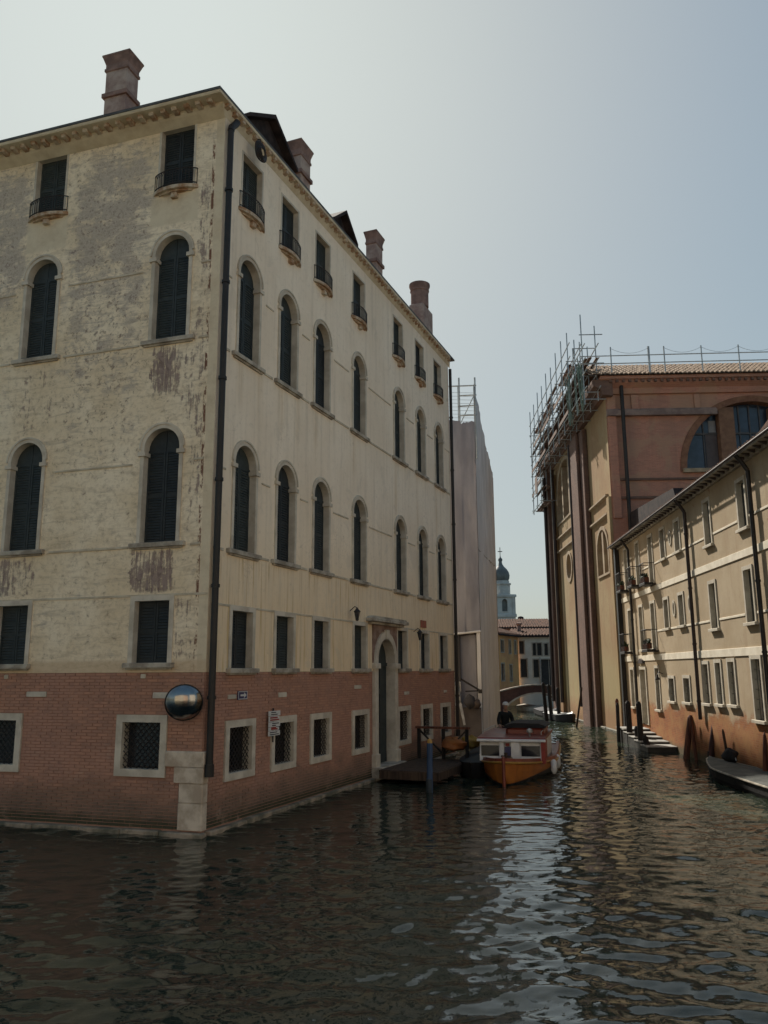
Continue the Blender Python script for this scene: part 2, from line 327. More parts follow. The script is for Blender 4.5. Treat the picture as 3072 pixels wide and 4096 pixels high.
# ================================================================== WATER
def build_water():
    N, L = 2048, 48.0
    k = np.fft.fftfreq(N, L/N)*2*np.pi; kx, ky = np.meshgrid(k, k, indexing='ij'); kk = np.hypot(kx, ky); kk[0,0] = 1
    th = np.arctan2(ky, kx)
    def spec(l0, l1, amp, d, spread):
        k0, k1 = 2*np.pi/l1, 2*np.pi/l0
        s = np.where((kk > k0) & (kk < k1), kk**-2.2, 0)*(0.25+np.abs(np.cos(th-d))**spread)
        h = np.fft.ifft2(np.fft.fft2(rng.standard_normal((N,N)))*s).real
        return h/h.std()*amp
    H = spec(2.2, 9.0, 0.012, R(75), 2) + spec(0.8, 2.4, 0.009, R(60), 3) + spec(0.24, 0.8, 0.0115, R(80), 2.5) + spec(0.12, 0.28, 0.0028, R(110), 1)
    def axis(segs):
        a = [segs[0][0]]
        for lo, hi, st in segs:
            n = max(1, round((hi-lo)/st)); a += list(np.linspace(lo, hi, n+1)[1:])
        return np.array(a)
    xs = axis([(-150,-60,45),(-60,-14,4),(-14,-5,0.10),(-5,14.5,0.052),(14.5,40,2.5),(40,150,55)])
    ys = axis([(-150,-40,55),(-40,2,3),(2,30,0.048),(30,48,0.09),(48,75,0.17),(75,110,5),(110,250,47)])
    X, Y = np.meshgrid(xs, ys, indexing='ij')
    fx, fy = (X/L*N) % N, (Y/L*N) % N; i0, j0 = np.floor(fx).astype(int) % N, np.floor(fy).astype(int) % N
    i1, j1 = (i0+1) % N, (j0+1) % N; a, b = fx-np.floor(fx), fy-np.floor(fy)
    Z = H[i0,j0]*(1-a)*(1-b)+H[i1,j0]*a*(1-b)+H[i0,j1]*(1-a)*b+H[i1,j1]*a*b
    calm = 0.75+0.5*np.sin(X*0.31+1.1)*np.sin(Y*0.21+0.4+0.2*X*0.3)
    Z = Z*calm*np.clip((Y-0)/4, 0, 1)*np.clip((80-Y)/6, 0, 1)*np.clip((X+16)/3, 0, 1)*np.clip((18-X)/3, 0, 1)
    nx, ny = len(xs), len(ys)
    V = np.stack([X, Y, Z], -1).reshape(-1, 3)
    idx = np.arange(nx*ny).reshape(nx, ny)
    F = np.stack([idx[:-1,:-1], idx[1:,:-1], idx[1:,1:], idx[:-1,1:]], -1).reshape(-1, 4)
    me = bpy.data.meshes.new('water'); me.vertices.add(len(V)); me.vertices.foreach_set('co', V.ravel())
    me.loops.add(F.size); me.loops.foreach_set('vertex_index', F.ravel().astype(np.int32))
    me.polygons.add(len(F)); me.polygons.foreach_set('loop_start', np.arange(0, F.size, 4, dtype=np.int32))
    me.update(calc_edges=True); me.shade_smooth()
    m = NB('canal_water', 0.012, 0.5); m.b.inputs['IOR'].default_value = 1.5
    p = m.pos(); f = m.mr(m.noise(p, 0.25, 3), 0.35, 0.65)
    m.bump(m.noise(m._vm(p, (1.0,1.5,1)), 16.0, 2, 0.5), 0.6, 0.003)
    me.materials.append(m.out(m.mix(f, (0.018,0.026,0.019), (0.028,0.036,0.024))))
    tag(put('water', me), None, None, kind='structure')
build_water()

# ================================================================== PALAZZO (left)
KX, KY = -3.704, 17.080
TH_R, TH_L = R(68.04), R(-17.82)
pal = thing('palazzo', 'tall cream palazzo with red brick base and closed dark shutters at the canal corner', 'building', (KX,KY,0))
FR, FL = Frame(pal, 0, 0, TH_R), Frame(pal, 0, 0, TH_L)
LEN_R, LEN_L, ZB, ZW = 17.3, 11.5, 3.2, 16.2
def leaf(mb, w, h, arched, sx):                 # one shutter leaf, hinge side sx (-1 left, 1 right)
    a, b = (-w/2, -0.006) if sx < 0 else (0.006, w/2)
    if arched:
        n = 8; r = w/2; zc = h-r
        arc = [(r*math.cos(math.pi/2*i/n)*sx, zc+r*math.sin(math.pi/2*i/n)) for i in range(n+1)]
        arc[-1] = (0.006*sx, h)
        poly = [(0.006*sx,0),(w/2*sx,0)]+arc
        if sx < 0: poly = poly[::-1]
        mb.extr(poly, 0.15, 0.19); top = zc
    else: mb.box(a, b, 0.15, 0.19, 0, h); top = h
    for z0, z1 in ((0,0.07),(top/2-0.035,top/2+0.035),(top-0.07,top)): mb.box(a, b, 0.132, 0.15, z0+0.002, z1)
    for x0, x1 in ((a,a+0.05),(b-0.05,b)): mb.box(x0, x1, 0.130, 0.15, 0, top)
    k = 0; z = 0.10
    while z < top-0.1:
        if abs(z-top/2) > 0.06: mb.add([(a+0.05,0.150,z),(b-0.05,0.150,z),(b-0.05,0.134,z+0.012),(a+0.05,0.134,z+0.012),(a+0.05,0.150,z+0.05),(b-0.05,0.150,z+0.05)], [(0,1,2,3),(3,2,5,4)])
        z += 0.062
    return mb
SHUTS = [SHUT, simple('faded_green_shutter', (0.050,0.060,0.057), (0.034,0.042,0.041), 5, 0.7, 0.25, 0.1, 60), simple('dull_black_shutter', (0.030,0.036,0.038), (0.022,0.027,0.029), 5, 0.6, 0.3, 0.1, 60)]
_cache = {}
def cached(key, fn):
    if key not in _cache: _cache[key] = fn()
    return _cache[key]
def rect_window(F, xc, z0, w, h, fw=0.11, sill=True, mat=STONE, shut=None, proud=0.045, sw=0.17):
    shut = shut or random.choice(SHUTS)
    fr = cached(('rw',w,h,fw,mat.name,proud), lambda: MB().ring(rect(-w/2-fw,w/2+fw,0,h+fw), rect(-w/2,w/2,0,h), -proud, 0.02, 0.24).mesh('window_surround', mat))
    o = F.put('window', fr, xc, 0, z0)
    for s in (-1, 1): put('shutter', cached(('sh',w,h,0,s,shut.name), lambda: leaf(MB(), w, h, False, s).mesh('shutter', shut)), o)
    if sill:
        def mk():
            mb = MB().bbox(-w/2-sw, w/2+sw, -0.15, 0.22, -0.10, 0.0, 0.012)
            mb.box(-w/2-sw+0.05, w/2+sw-0.05, -0.09, 0.0, -0.14, -0.101); return mb.mesh('sill', STONE_D)
        put('sill', cached(('si',w,sw), mk), o)
    return o
def arch_window(F, xc, z0, w, h, fw=0.09, mat=STONE, cap=True):
    def mk():
        mb = MB().ring(arch(w+2*fw,0,h+fw), arch(w,0,h), -0.05, 0.02, 0.24)
        zi = h-w/2-0.16
        for s in (-1, 1):
            a, b = sorted((s*(w/2-0.05), s*(w/2+fw+0.05))); mb.box(a, b, -0.085, 0.13, zi, zi+0.09)
        mb.ring(arch(w+2*fw+0.08,h-w/2,h+fw+0.04)[2:], arch(w+2*fw,h-w/2,h+fw)[2:], -0.07, 0.02, -0.05, closed=False)
        return mb.mesh('window_surround', mat)
    sh_ = random.choice(SHUTS); o = F.put('window', cached(('aw',w,h,mat.name), mk), xc, 0, z0)
    for s in (-1, 1): put('shutter', cached(('ash',w,h,s,sh_.name), lambda: leaf(MB(), w, h, True, s).mesh('shutter', sh_)), o)
    def ms():
        mb = MB().bbox(-w/2-0.24, w/2+0.24, -0.12, 0.22, -0.10, 0.0, 0.012); mb.box(-w/2-0.18, w/2+0.18, -0.07, 0.0, -0.14, -0.101); return mb.mesh('sill', STONE_D)
    put('sill', cached(('asi',w), ms), o)
    return o
def bow(w, d, n=12): return [(-w/2+w*i/n, -0.04-d*math.sin(math.pi*i/n)**0.7) for i in range(n+1)]
def balcony(o, w):
    def slab():
        mb = MB(); p = bow(w+0.30, 0.17); mb.extz(p+[(w/2+0.15,0.2),(-w/2-0.15,0.2)], -0.085, 0.0)
        q = bow(w+0.0, 0.09); mb.extz(q+[(w/2,0.02),(-w/2,0.02)], -0.125, -0.086)
        mb.bbox(-0.08, 0.08, -0.13, 0.02, -0.26, -0.126, 0.02); return mb.mesh('balcony_slab', STONE_R)
    def rail():
        mb = MB(); p = bow(w+0.24, 0.15, 14)
        for z in (0.05, 0.42): mb.path([(x,y,z) for x,y in p], 0.013, 5)
        for x, y in p: mb.tube((x,y,0.0), (x,y,0.43), 0.008, 5)
        for (x, y), (x2, y2) in zip(p[1:-2], p[2:-1]): mb.tube((x,y,0.30), (x2,y2,0.42), 0.006, 4)
        for s in (0, -1): mb.tube((p[s][0],p[s][1],0.42), (p[s][0],0.03,0.42), 0.012, 5)
        return mb.mesh('railing', IRON)
    put('balcony_slab', cached(('bs',w), slab), o); put('railing', cached(('br',w), rail), o)
def ground_window(F, xc, z0, w, h, fw=0.15):
    fr = cached(('gw',w,h), lambda: MB().ring(rect(-w/2-fw,w/2+fw,-fw,h+fw), rect(-w/2,w/2,0,h), -0.05, 0.02, 0.26).mesh('window_surround', STONE))
    o = F.put('window', fr, xc, 0, z0)
    put('pane', cached(('gp',w,h), lambda: MB().box(-w/2, w/2, 0.20, 0.22, 0, h).mesh('pane', GLASS)), o)
    def gr():
        mb = MB(); st = 0.135
        for sg in (-1, 1):
            c = -(w+h)
            while c < w+h:
                pts = []
                for t in np.linspace(-w/2, w/2, 2):
                    pts.append((t, c+sg*t))
                (xa, za), (xb, zb) = pts
                def clip(xa, za, xb, zb):
                    t0, t1 = 0.0, 1.0; dz = zb-za
                    for lim, s in ((0,1),(h,-1)):
                        va, vb = s*(za-lim), s*(zb-lim)
                        if va < 0 and vb < 0: return None
                        if va < 0: t0 = max(t0, -va/(vb-va))
                        elif vb < 0: t1 = min(t1, va/(va-vb))
                    return None if t1-t0 < 0.02 else (xa+(xb-xa)*t0, za+dz*t0, xa+(xb-xa)*t1, za+dz*t1)
                q = clip(xa, za, xb, zb)
                if q: mb.tube((q[0],0.05+0.012*sg,q[1]), (q[2],0.05+0.012*sg,q[3]), 0.009, 4)
                c += st
        return mb.mesh('grille', IRON)
    put('grille', cached(('gg',w,h), gr), o)
    return o
COL_R = [1.25, 3.20, 5.20, 7.80, 11.30, 13.60, 15.80]
COL_L = [-1.24, -4.90, -8.55]
WW = 0.90
holesR, holesL, keepR, keepL = [], [], [], []
def shift(poly, dx, dz): return [(x+dx, z+dz) for x, z in poly]
for xs_, F, holes, keep, zz in ((COL_R, FR, holesR, keepR, (14.15,1.50,10.45,2.53,5.87,2.48,3.28,1.25,1.10,0.94)),
                                (COL_L, FL, holesL, keepL, (14.45,1.63,10.67,2.58,5.97,2.58,3.40,1.31,1.24,0.94))):
    for i, xc in enumerate(xs_):
        o = rect_window(F, xc, zz[0], WW, zz[1], 0.06, sill=False, proud=0.03); balcony(o, WW); holes.append(shift(rect(-WW/2,WW/2,0,zz[1]), xc, zz[0]))
        for a, b in ((2,3),(4,5)):
            arch_window(F, xc+(0.03 if a == 4 else 0)*(1 if F is FR else -1), zz[a], WW, zz[b])
            holes.append(shift(arch(WW,0,zz[b]), xc+(0.03 if a == 4 else 0)*(1 if F is FR else -1), zz[a]))
        dx = 0.08 if F is FR else -0.09
        if F is FR and i == 4: dx = 0.10
        rect_window(F, xc+dx, zz[6], WW-0.04, zz[7]); holes.append(shift(rect(-WW/2+.02,WW/2-.02,0,zz[7]), xc+dx, zz[6]))
        gx = xc+(0.13 if F is FR else -0.2)+(0.1 if F is FR and i > 3 else 0)
        ground_window(F, gx, zz[8]-(0.012*xc if F is FR else 0), 0.92, zz[9])
        keep.append((gx-0.46-0.15, gx+0.46+0.15, zz[8]-0.17-(0.012*xc if F is FR else 0), zz[8]+zz[9]+0.15-(0.012*xc if F is FR else 0)))
        holes.append(('low', shift(rect(-0.46,0.46,0,zz[9]), gx, zz[8]-(0.012*xc if F is FR else 0))))
DX = 9.84; DW, DZ0, DTOP = 1.42, 0.38, 4.22
# portal
def portal():
    mb = MB(); r = DW/2
    mb.ring([(-r-0.26,DZ0-0.38),(r+0.26,DZ0-0.38)]+[(r*1.0+0.26,3.42)]+[((r+0.22)*math.cos(math.pi*i/12),3.5+(r+0.22)*math.sin(math.pi*i/12)) for i in range(1,12)]+[(-r-0.26,3.42)],
            [(-r,DZ0-0.38),(r,DZ0-0.38)]+[(r,3.42)]+[(r*math.cos(math.pi*i/12),3.5+r*math.sin(math.pi*i/12)) for i in range(1,12)]+[(-r,3.42)], -0.10, 0.02, 0.28)
    for s in (-1, 1):
        a, b = sorted((s*(r-0.04), s*(r+0.34))); mb.bbox(a, b, -0.17, 0.2, 3.28, 3.44, 0.015)
        a, b = sorted((s*(r-0.02), s*(r+0.32))); mb.bbox(a, b, -0.15, 0.2, 0.0, 0.75, 0.015)
    mb.bbox(-0.11, 0.11, -0.16, 0.0, 3.5+r-0.02, 3.5+r+0.28, 0.015)
    return mb.mesh('portal', STONE)
dr = FR.put('door', portal(), DX)
SP = simple('portal_spandrel_stone', (0.30,0.21,0.17), (0.19,0.115,0.085), 3, 0.85)
mb = MB(); r = DW/2
sp = [(-r-0.32,3.45),(-r-0.26,3.45)]+[((r+0.24)*math.cos(math.pi-math.pi*i/12),3.5+(r+0.24)*math.sin(math.pi*i/12)) for i in range(1,12)]+[(r+0.26,3.45),(r+0.32,3.45),(r+0.32,4.62),(-r-0.32,4.62)]
mb.extr(sp, -0.05, 0.02); put('spandrel', mb.mesh('spandrel', SP), dr)
mb = MB(); mb.bbox(-1.52, 1.52, -0.30, 0.03, 4.70, 4.80, 0.015); mb.bbox(-1.36, 1.36, -0.18, 0.03, 4.62, 4.699, 0.015); mb.extr([(-1.45,4.80),(1.45,4.80),(1.35,4.86),(-1.35,4.86)], -0.26, 0.03)
put('door_cornice', mb.mesh('door_cornice', STONE_D), dr)
for s in (-1, 1):
    mb = MB(); a, b = (-r, -0.008) if s < 0 else (0.008, r)
    poly = [(a,DZ0),(b,DZ0)]
    arc = [(r*math.cos(math.pi*i/24), 3.5+r*math.sin(math.pi*i/24)) for i in range(13)]
    poly = [(0.008,DZ0),(r,DZ0),(r,3.42)]+arc[:-1]+[(0.008,3.5+r)]
    if s < 0: poly = [(-x,z) for x,z in poly][::-1]
    mb.extr(poly, 0.22, 0.27)
    for z0, z1 in ((0.55,1.45),(1.6,2.5),(2.65,3.25)): mb.box(a+0.1, b-0.1, 0.195, 0.22, z0, z1)
    mb.box(a, b, 0.17, 0.22, 3.36, 3.46)
    put('door_leaf', mb.mesh('door_leaf', SHUT), dr)
put('threshold', MB().bbox(-1.05, 1.05, -0.35, 0.55, 0.06, DZ0, 0.02).mesh('threshold', STONE_D), dr)
dhole = [(DX-r,0.0),(DX+r,0.0),(DX+r,ZB)]
# wall sheets
def wall_sheets(F, x0, x1, holes, pl, door=False):
    up = [h for h in holes if not isinstance(h, tuple)]; lo = [h[1] for h in holes if isinstance(h, tuple)]
    outer = rect(x0, x1, ZB, ZW)
    if door:
        arc = [(DX+r*math.cos(math.pi*i/12), 3.5+r*math.sin(math.pi*i/12)) for i in range(13)]
        outer = [(x0,ZB),(DX-r,ZB)]+arc[::-1]+[(DX+r,ZB),(x1,ZB),(x1,ZW),(x0,ZW)]
    mb = MB().holed(outer, up, -0.02); mb.add([(x0,-0.02,ZB),(x1,-0.02,ZB),(x1,0.012,ZB),(x0,0.012,ZB)], [(0,3,2,1)])
    F.put('plaster', mb.mesh('plaster', pl))
    outer = rect(x0, x1, -0.6, ZB)
    if door: outer = [(x0,-0.6),(DX-r,-0.6),(DX-r,ZB),(x0,ZB)]
    mb = MB().holed(outer, [h for h in lo if not door or h[0][0] < DX], 0.0)
    if door: mb.holed([(DX+r,-0.6),(x1,-0.6),(x1,ZB),(DX+r,ZB)], [h for h in lo if h[0][0] > DX], 0.0)
    F.put('wall', mb.mesh('wall', MORTAR))
wall_sheets(FR, -0.018, LEN_R, holesR, PL_R, True)
wall_sheets(FL, -LEN_L, 0.018, holesL, PL_L)
put('wall', MB().tube((0.05*math.cos(R(115)),0.05*math.sin(R(115)),-0.5), (0.05*math.cos(R(115)),0.05*math.sin(R(115)),ZW), 0.05, 8).mesh('corner_core', MORTAR), pal)
keepR.append((DX-r-0.34, DX+r+0.34, 0, 4)); keepL.append((-0.5, 0.0, 0.0, 1.02)); keepL.append((-0.61, 0.0, 1.0, 1.32)); keepL.append((-0.84, 0.0, 1.31, 1.62))
keepR.append((0.0, 0.10, 0.0, 1.62))
BLK = [('L',-4.45,-3.91,2.69,2.80), ('L',-1.22,-0.82,2.67,2.79), ('L',-1.54,-1.41,3.08,3.17), ('L',-5.1,-4.98,3.08,3.17),
       ('R',0.85,1.18,2.63,2.72), ('R',3.05,3.45,2.60,2.71), ('R',7.5,8.0,2.70,2.80), ('R',11.6,12.05,2.42,2.52), ('R',15.9,16.25,2.38,2.47)]
for side, a, b, z0, z1 in BLK:
    F = FL if side == 'L' else FR
    (keepL if side == 'L' else keepR).append((a, b, z0, z1))
    F.put('tie_stone', MB().bbox(a+0.004, b-0.004, -0.03, 0.05, z0, z1, 0.012).mesh('tie_stone', STONE))
# bricks: one piece each near the corner, the rest joined
def bricks(F, x0, x1, keep, nobj, near):
    lst = []; z = 0.10; k = 0
    while z+0.055 < ZB-0.005:
        x = x0-(0.13 if k % 2 else 0)-random.random()*0.02
        while x < x1:
            a, b = max(x, x0), min(x+0.25, x1)
            segs = [(a, b)]
            for ka, kb, kz0, kz1 in keep:
                if z+0.03 > kz0-0.02 and z+0.03 < kz1+0.01:
                    ns = []
                    for p, q in segs:
                        if q <= ka or p >= kb: ns.append((p, q)); continue
                        if p < ka: ns.append((p, ka-0.008))
                        if q > kb: ns.append((kb+0.008, q))
                    segs = ns
            for p, q in segs:
                if q-p > 0.035: lst.append((p, q, z))
            x += 0.26
        z += 0.066; k += 1
    full = [b for b in lst if abs(b[1]-b[0]-0.25) < 1e-6 and b[2] > 0.3]
    full.sort(key=lambda b: near(b)); single = set(full[:nobj])
    variants = []
    for i in range(8):
        d = -0.012+random.uniform(-0.005,0.004); e = [random.uniform(-0.003,0.003) for _ in range(4)]
        mb = MB().add([(0,0.01,0),(0.25,0.01,0),(0.25,0.01,0.056),(0,0.01,0.056),(0.004+e[0],d,0.004),(0.246+e[1],d+e[2],0.004),(0.247,d,0.052+e[3]),(0.004,d-e[2],0.052)],
             [(4,5,6,7),(0,1,5,4),(1,2,6,5),(2,3,7,6),(3,0,4,7)])
        me = mb.mesh('brick', BRICK); at = me.attributes.new('tone', 'FLOAT', 'FACE'); at.data.foreach_set('value', [random.random()]*5); variants.append(me)
    mb = MB(); tone = []
    for b in lst:
        if b in single: F.put('brick', random.choice(variants), b[0], 0, b[2]); continue
        p, q, z = b; d = -0.012+random.uniform(-0.006,0.004); t = random.random()
        mb.add([(p,0.01,z),(q,0.01,z),(q,0.01,z+0.056),(p,0.01,z+0.056),(p+0.004,d,z+0.004),(q-0.004,d+random.uniform(-.003,.003),z+0.004),(q-0.003,d,z+0.052),(p+0.003,d,z+0.053)],
               [(4,5,6,7),(0,1,5,4),(1,2,6,5),(2,3,7,6),(3,0,4,7)]); tone += [t]*5
    me = mb.mesh('brick_courses', BRICK); at = me.attributes.new('tone', 'FLOAT', 'FACE'); at.data.foreach_set('value', tone)
    tag(F.put('brick_courses', me), None, None, kind='stuff')
bricks(FL, -LEN_L, 0.0, keepL, 150, lambda b: abs(b[0]+0.9)+abs(b[2]-1.8)*0.9)
bricks(FR, 0.0, LEN_R, keepR, 150, lambda b: abs(b[0]-0.9)+abs(b[2]-1.6)*0.9)
PIER = simple('worn_pier_stone', (0.62,0.53,0.42), (0.40,0.32,0.24), 2.8, 0.85, 0.2, 0.5, 14)
# corner pier, plinth, strips
for a, b, z0, z1, e in ((-0.50,0.06,0.10,0.62,0.05),(-0.49,0.06,0.628,1.0,0.055),(-0.61,0.07,1.008,1.312,0.07),(-0.84,0.07,1.32,1.62,0.07)):
    FL.put('pier_stone', MB().bbox(a, b, -e, 0.16, z0, z1, 0.018).mesh('pier_stone', PIER))
x = -LEN_L
while x < 0.1:
    l = random.uniform(0.9,1.7); x2 = min(x+l, 0.14)
    if x2-x > 0.05: FL.put('plinth_stone', MB().bbox(x+0.004, x2-0.004, -0.14-random.uniform(0,0.02), 0.05, -0.5, 0.075+random.uniform(-0.012,0.015), 0.02).mesh('plinth_stone', PLINTH))
    x = x2 if x2 < 0.14 else 9
x = 0.0
while x < LEN_R:
    l = random.uniform(0.9,1.7); x2 = min(x+l, LEN_R)
    FR.put('plinth_stone', MB().bbox(x+0.155 if x == 0 else x+0.004, x2-0.004, -0.14-random.uniform(0,0.02), 0.05, -0.5, 0.075+random.uniform(-0.012,0.015), 0.02).mesh('plinth_stone', PLINTH)); x = x2
def string_course(F, x0, x1, z, holes, h=0.06, d=0.045, mat=None):
    cuts = sorted((xc-WW/2-0.33, xc+WW/2+0.33) for xc in holes); a = x0
    for c0, c1 in cuts+[(x1, x1+1)]:
        if min(c0, x1)-a > 0.08: F.put('string_course', MB().bbox(a, min(c0,x1), -d, 0.0, z, z+h, 0.008).mesh('string_course', mat or STONE_D))
        a = max(a, c1)
SCM = simple('plaster_moulding', (0.58,0.51,0.39), (0.43,0.36,0.26), 2.5, 0.9)
for z in (10.37, 5.79): string_course(FR, 0.09, LEN_R-0.1, z, COL_R, mat=SCM)
for z in (12.18, 7.6): string_course(FR, 0.09, LEN_R-0.1, z, COL_R, 0.045, 0.04, mat=SCM)
string_course(FR, 0.09, LEN_R-0.1, 4.60, [DX-0.5, DX+0.5], 0.05, 0.035, SCM)
for z in (10.58, 5.87): string_course(FL, -LEN_L, -0.22, z, COL_L, 0.05, mat=SCM)
for z in (12.42, 7.75): string_course(FL, -LEN_L, -0.22, z, COL_L, 0.045, 0.04, mat=SCM)
string_course(FL, -LEN_L, 0.0, 4.80, [], 0.05, 0.033, SCM); string_course(FL, -LEN_L, 0.0, 16.12, [], 0.05, 0.035, SCM)
# cornice: cove, bed, modillions, eave
OL, OR_, ZE = 0.62, 0.24, 16.42
COR = simple('cornice_plaster', (0.66,0.58,0.43), (0.52,0.43,0.30), 1.8, 0.9)
def isect(oL, oR):          # corner of the two facade lines pushed outward
    nl = Vector((math.sin(TH_L), -math.cos(TH_L))); nr = Vector((math.sin(TH_R), -math.cos(TH_R)))
    return Matrix(((nl.x, nl.y), (nr.x, nr.y))).inverted() @ Vector((oL, oR))
_dL = Vector((-math.cos(TH_L), -math.sin(TH_L))); _dR = Vector((math.cos(TH_R), math.sin(TH_R)))
prf = [(0.04,ZW-0.14),(0.16,ZW-0.10),(0.36,ZW-0.03),(0.46,ZW+0.02),(0.46,ZW+0.085),(0.94,ZW+0.09),(0.97,ZW+0.12),(0.97,ZE-0.06),(-0.6,ZE-0.061)]
vs_ = []
for fr_, z_ in prf:
    c_ = isect(OL*fr_, OR_*fr_)
    for q_ in (c_+_dL*LEN_L, c_, c_+_dR*(LEN_R+0.3)): vs_.append((q_.x, q_.y, z_))
put('cornice', MB().add(vs_, [(3*k+i, 3*k+i+1, 3*k+i+4, 3*k+i+3) for k in range(len(prf)-1) for i in range(2)]).mesh('cornice', COR), pal)
mod_L = MB().extx([(0.0,-0.005),(-OL*0.30,0.015),(-OL*0.34,0.088),(0,0.088)], -0.065, 0.065).mesh('modillion', STONE_R)
mod_R = MB().extx([(0.02,-0.02),(-OR_*0.42,0.015),(-OR_*0.46,0.088),(0.02,0.088)], -0.065, 0.065).mesh('modillion', STONE_R)
x = -LEN_L+0.1
while x < 0.12: FL.put('modillion', mod_L, x+random.uniform(-.012,.012), -0.28, ZW); x += 0.312
x = -0.12
while x < LEN_R: FR.put('modillion', mod_R, x+random.uniform(-.012,.012), -0.105, ZW); x += 0.312
# roof: eave slab and hipped slopes
c0 = isect(OL, OR_); dL = Vector((-math.cos(TH_L), -math.sin(TH_L))); dR = Vector((math.cos(TH_R), math.sin(TH_R)))
e1 = c0+dL*(LEN_L+0.3); e2 = c0+dR*(LEN_R+0.9); back = e1+dR*(LEN_R+1.4)
put('eave', MB().extz([tuple(c0), tuple(e2), tuple(back), tuple(e1)], ZE-0.058, ZE).mesh('eave', LEAD), pal)
ctr = (c0+e1+e2+back)/4; rd0 = ctr+(e1-c0)*0.0-dR*3; rd1 = ctr+dR*3
p4 = [(*c0,ZE+0.004),(*e2,ZE+0.004),(*back,ZE+0.004),(*e1,ZE+0.004),(*rd0,ZE+2.0),(*rd1,ZE+2.0)]
put('roof', MB().add(p4, [(0,1,5,4),(1,2,5),(2,3,4,5),(3,0,4)]).mesh('roof', ROOF), pal)
for P_, Q_ in (((LEN_R,0.0),(LEN_R,13)),):
    FR.put('wall', MB().add([(LEN_R,-0.02,-0.6),(LEN_R,11.2,-0.6),(LEN_R,11.2,ZE),(LEN_R,-0.02,ZE)], [(0,1,2,3)]).mesh('wall', PL_R))
FL.put('wall', MB().add([(-LEN_L,-0.02,-0.6),(-LEN_L,18,-0.6),(-LEN_L,18,ZE),(-LEN_L,-0.02,ZE)], [(3,2,1,0)]).mesh('wall', PL_L))
FR.put('wall', MB().add([(-0.5,11.0,-0.6),(LEN_R+0.1,11.0,-0.6),(LEN_R+0.1,11.0,ZE),(-0.5,11.0,ZE)], [(3,2,1,0)]).mesh('wall', PL_R))
# downpipes
def downpipe(F, x, y, z0, z1, rr, mat, elbow=True):
    mb = MB().tube((x,y,z0), (x,y,z1), rr, 10)
    if elbow: mb.path([(x,y,z1),(x+0.02,y+0.0,z1+0.10),(x+0.16,y-0.02,z1+0.28),(x+0.2,y-0.04,z1+0.36)], rr*1.15, 10)
    mb.tube((x,y,z0+0.02), (x,y,z0-0.22), rr*1.35, 10)
    z = z0+1.3
    while z < z1: mb.tube((x,y,z), (x,y,z+0.07), rr*1.3, 10); z += 2.3
    return F.put('downpipe', mb.mesh('downpipe', mat, 40))
downpipe(FR, 0.05, -0.14, 1.35, 15.72, 0.072, PIPE); downpipe(FR, LEN_R-0.02, -0.12, 0.9, 15.9, 0.065, PIPE, False)
# chimneys and roof dormers
def chimney(F, x, y, wx, wy, z0, zt, mat=CHIM, cap=CHIM, mid=0.45):
    t = zt-z0
    mb = MB().box(-wx/2, wx/2, -wy/2, wy/2, 0, t-0.5)
    o = F.put('chimney', mb.mesh('chimney_shaft', mat), x, y, z0)
    mb = MB().box(-wx/2-0.06, wx/2+0.06, -wy/2-0.06, wy/2+0.06, t*mid-0.07, t*mid+0.05); put('band', mb.mesh('band', cap), o)
    mb = MB(); a = [(1.0,t-0.5),(1.12,t-0.48),(1.12,t-0.40),(1.04,t-0.38),(1.04,t-0.28),(1.28,t-0.06),(1.32,t-0.05),(1.32,t)]
    vs = []; fs = []
    for s, z in a: vs += [(-wx/2*s,-wy/2*s,z),(wx/2*s,-wy/2*s,z),(wx/2*s,wy/2*s,z),(-wx/2*s,wy/2*s,z)]
    for k in range(len(a)-1):
        for i in range(4): fs.append((4*k+i, 4*k+(i+1)%4, 4*k+4+(i+1)%4, 4*k+4+i))
    fs.append(tuple(range(4*len(a)-4, 4*len(a)))); mb.add(vs, fs); put('cap', mb.mesh('cap', cap), o)
    return o
chimney(FL, -3.90, 1.2, 0.66, 0.50, 16.4, 19.62, CHIM_L, CHIM, 0.62)
chimney(FR, 5.30, 0.85, 0.62, 0.40, 16.4, 18.98, CHIM_L, CHIM, 0.6)
chimney(FR, 11.2, 0.85, 0.62, 0.40, 16.4, 19.15, CHIM_L, CHIM, 0.58)
o = FR.put('chimney', MB().bbox(-0.62, 0.62, -0.32, 0.32, 0, 2.05, 0.03).mesh('chimney_shaft', CHIM_L), 16.4, 0.85, 16.4)
put('flue', MB().lathe([(0.38,2.05),(0.38,2.75),(0.41,2.77),(0.41,2.83),(0.38,2.85),(0.45,3.0),(0.45,3.1),(0.34,3.1)], 20, (-0.15,0,0)).mesh('flue', CHIM, 40), o)
def dormer(x, y, w_, z0, zt, dep=2.5):
    o = FR.put('dormer', MB().extr([(-w_/2,0),(w_/2,0),(w_/2,(zt-z0)*0.62),(0,zt-z0-0.08),(-w_/2,(zt-z0)*0.62)], 0, dep).mesh('dormer', ROOF_D), x, y, z0)
    h = zt-z0
    put('dormer_roof', MB().extr([(-w_/2-0.2,h*0.60-0.06),(0,h-0.10),(w_/2+0.2,h*0.60-0.06),(w_/2+0.2,h*0.60+0.05),(0,h+0.03),(-w_/2-0.2,h*0.60+0.05)], -0.25, dep).mesh('dormer_roof', ROOF_D), o)
dormer(3.3, 0.8, 2.3, 16.4, 18.6); dormer(8.1, 0.8, 1.5, 16.4, 18.35)

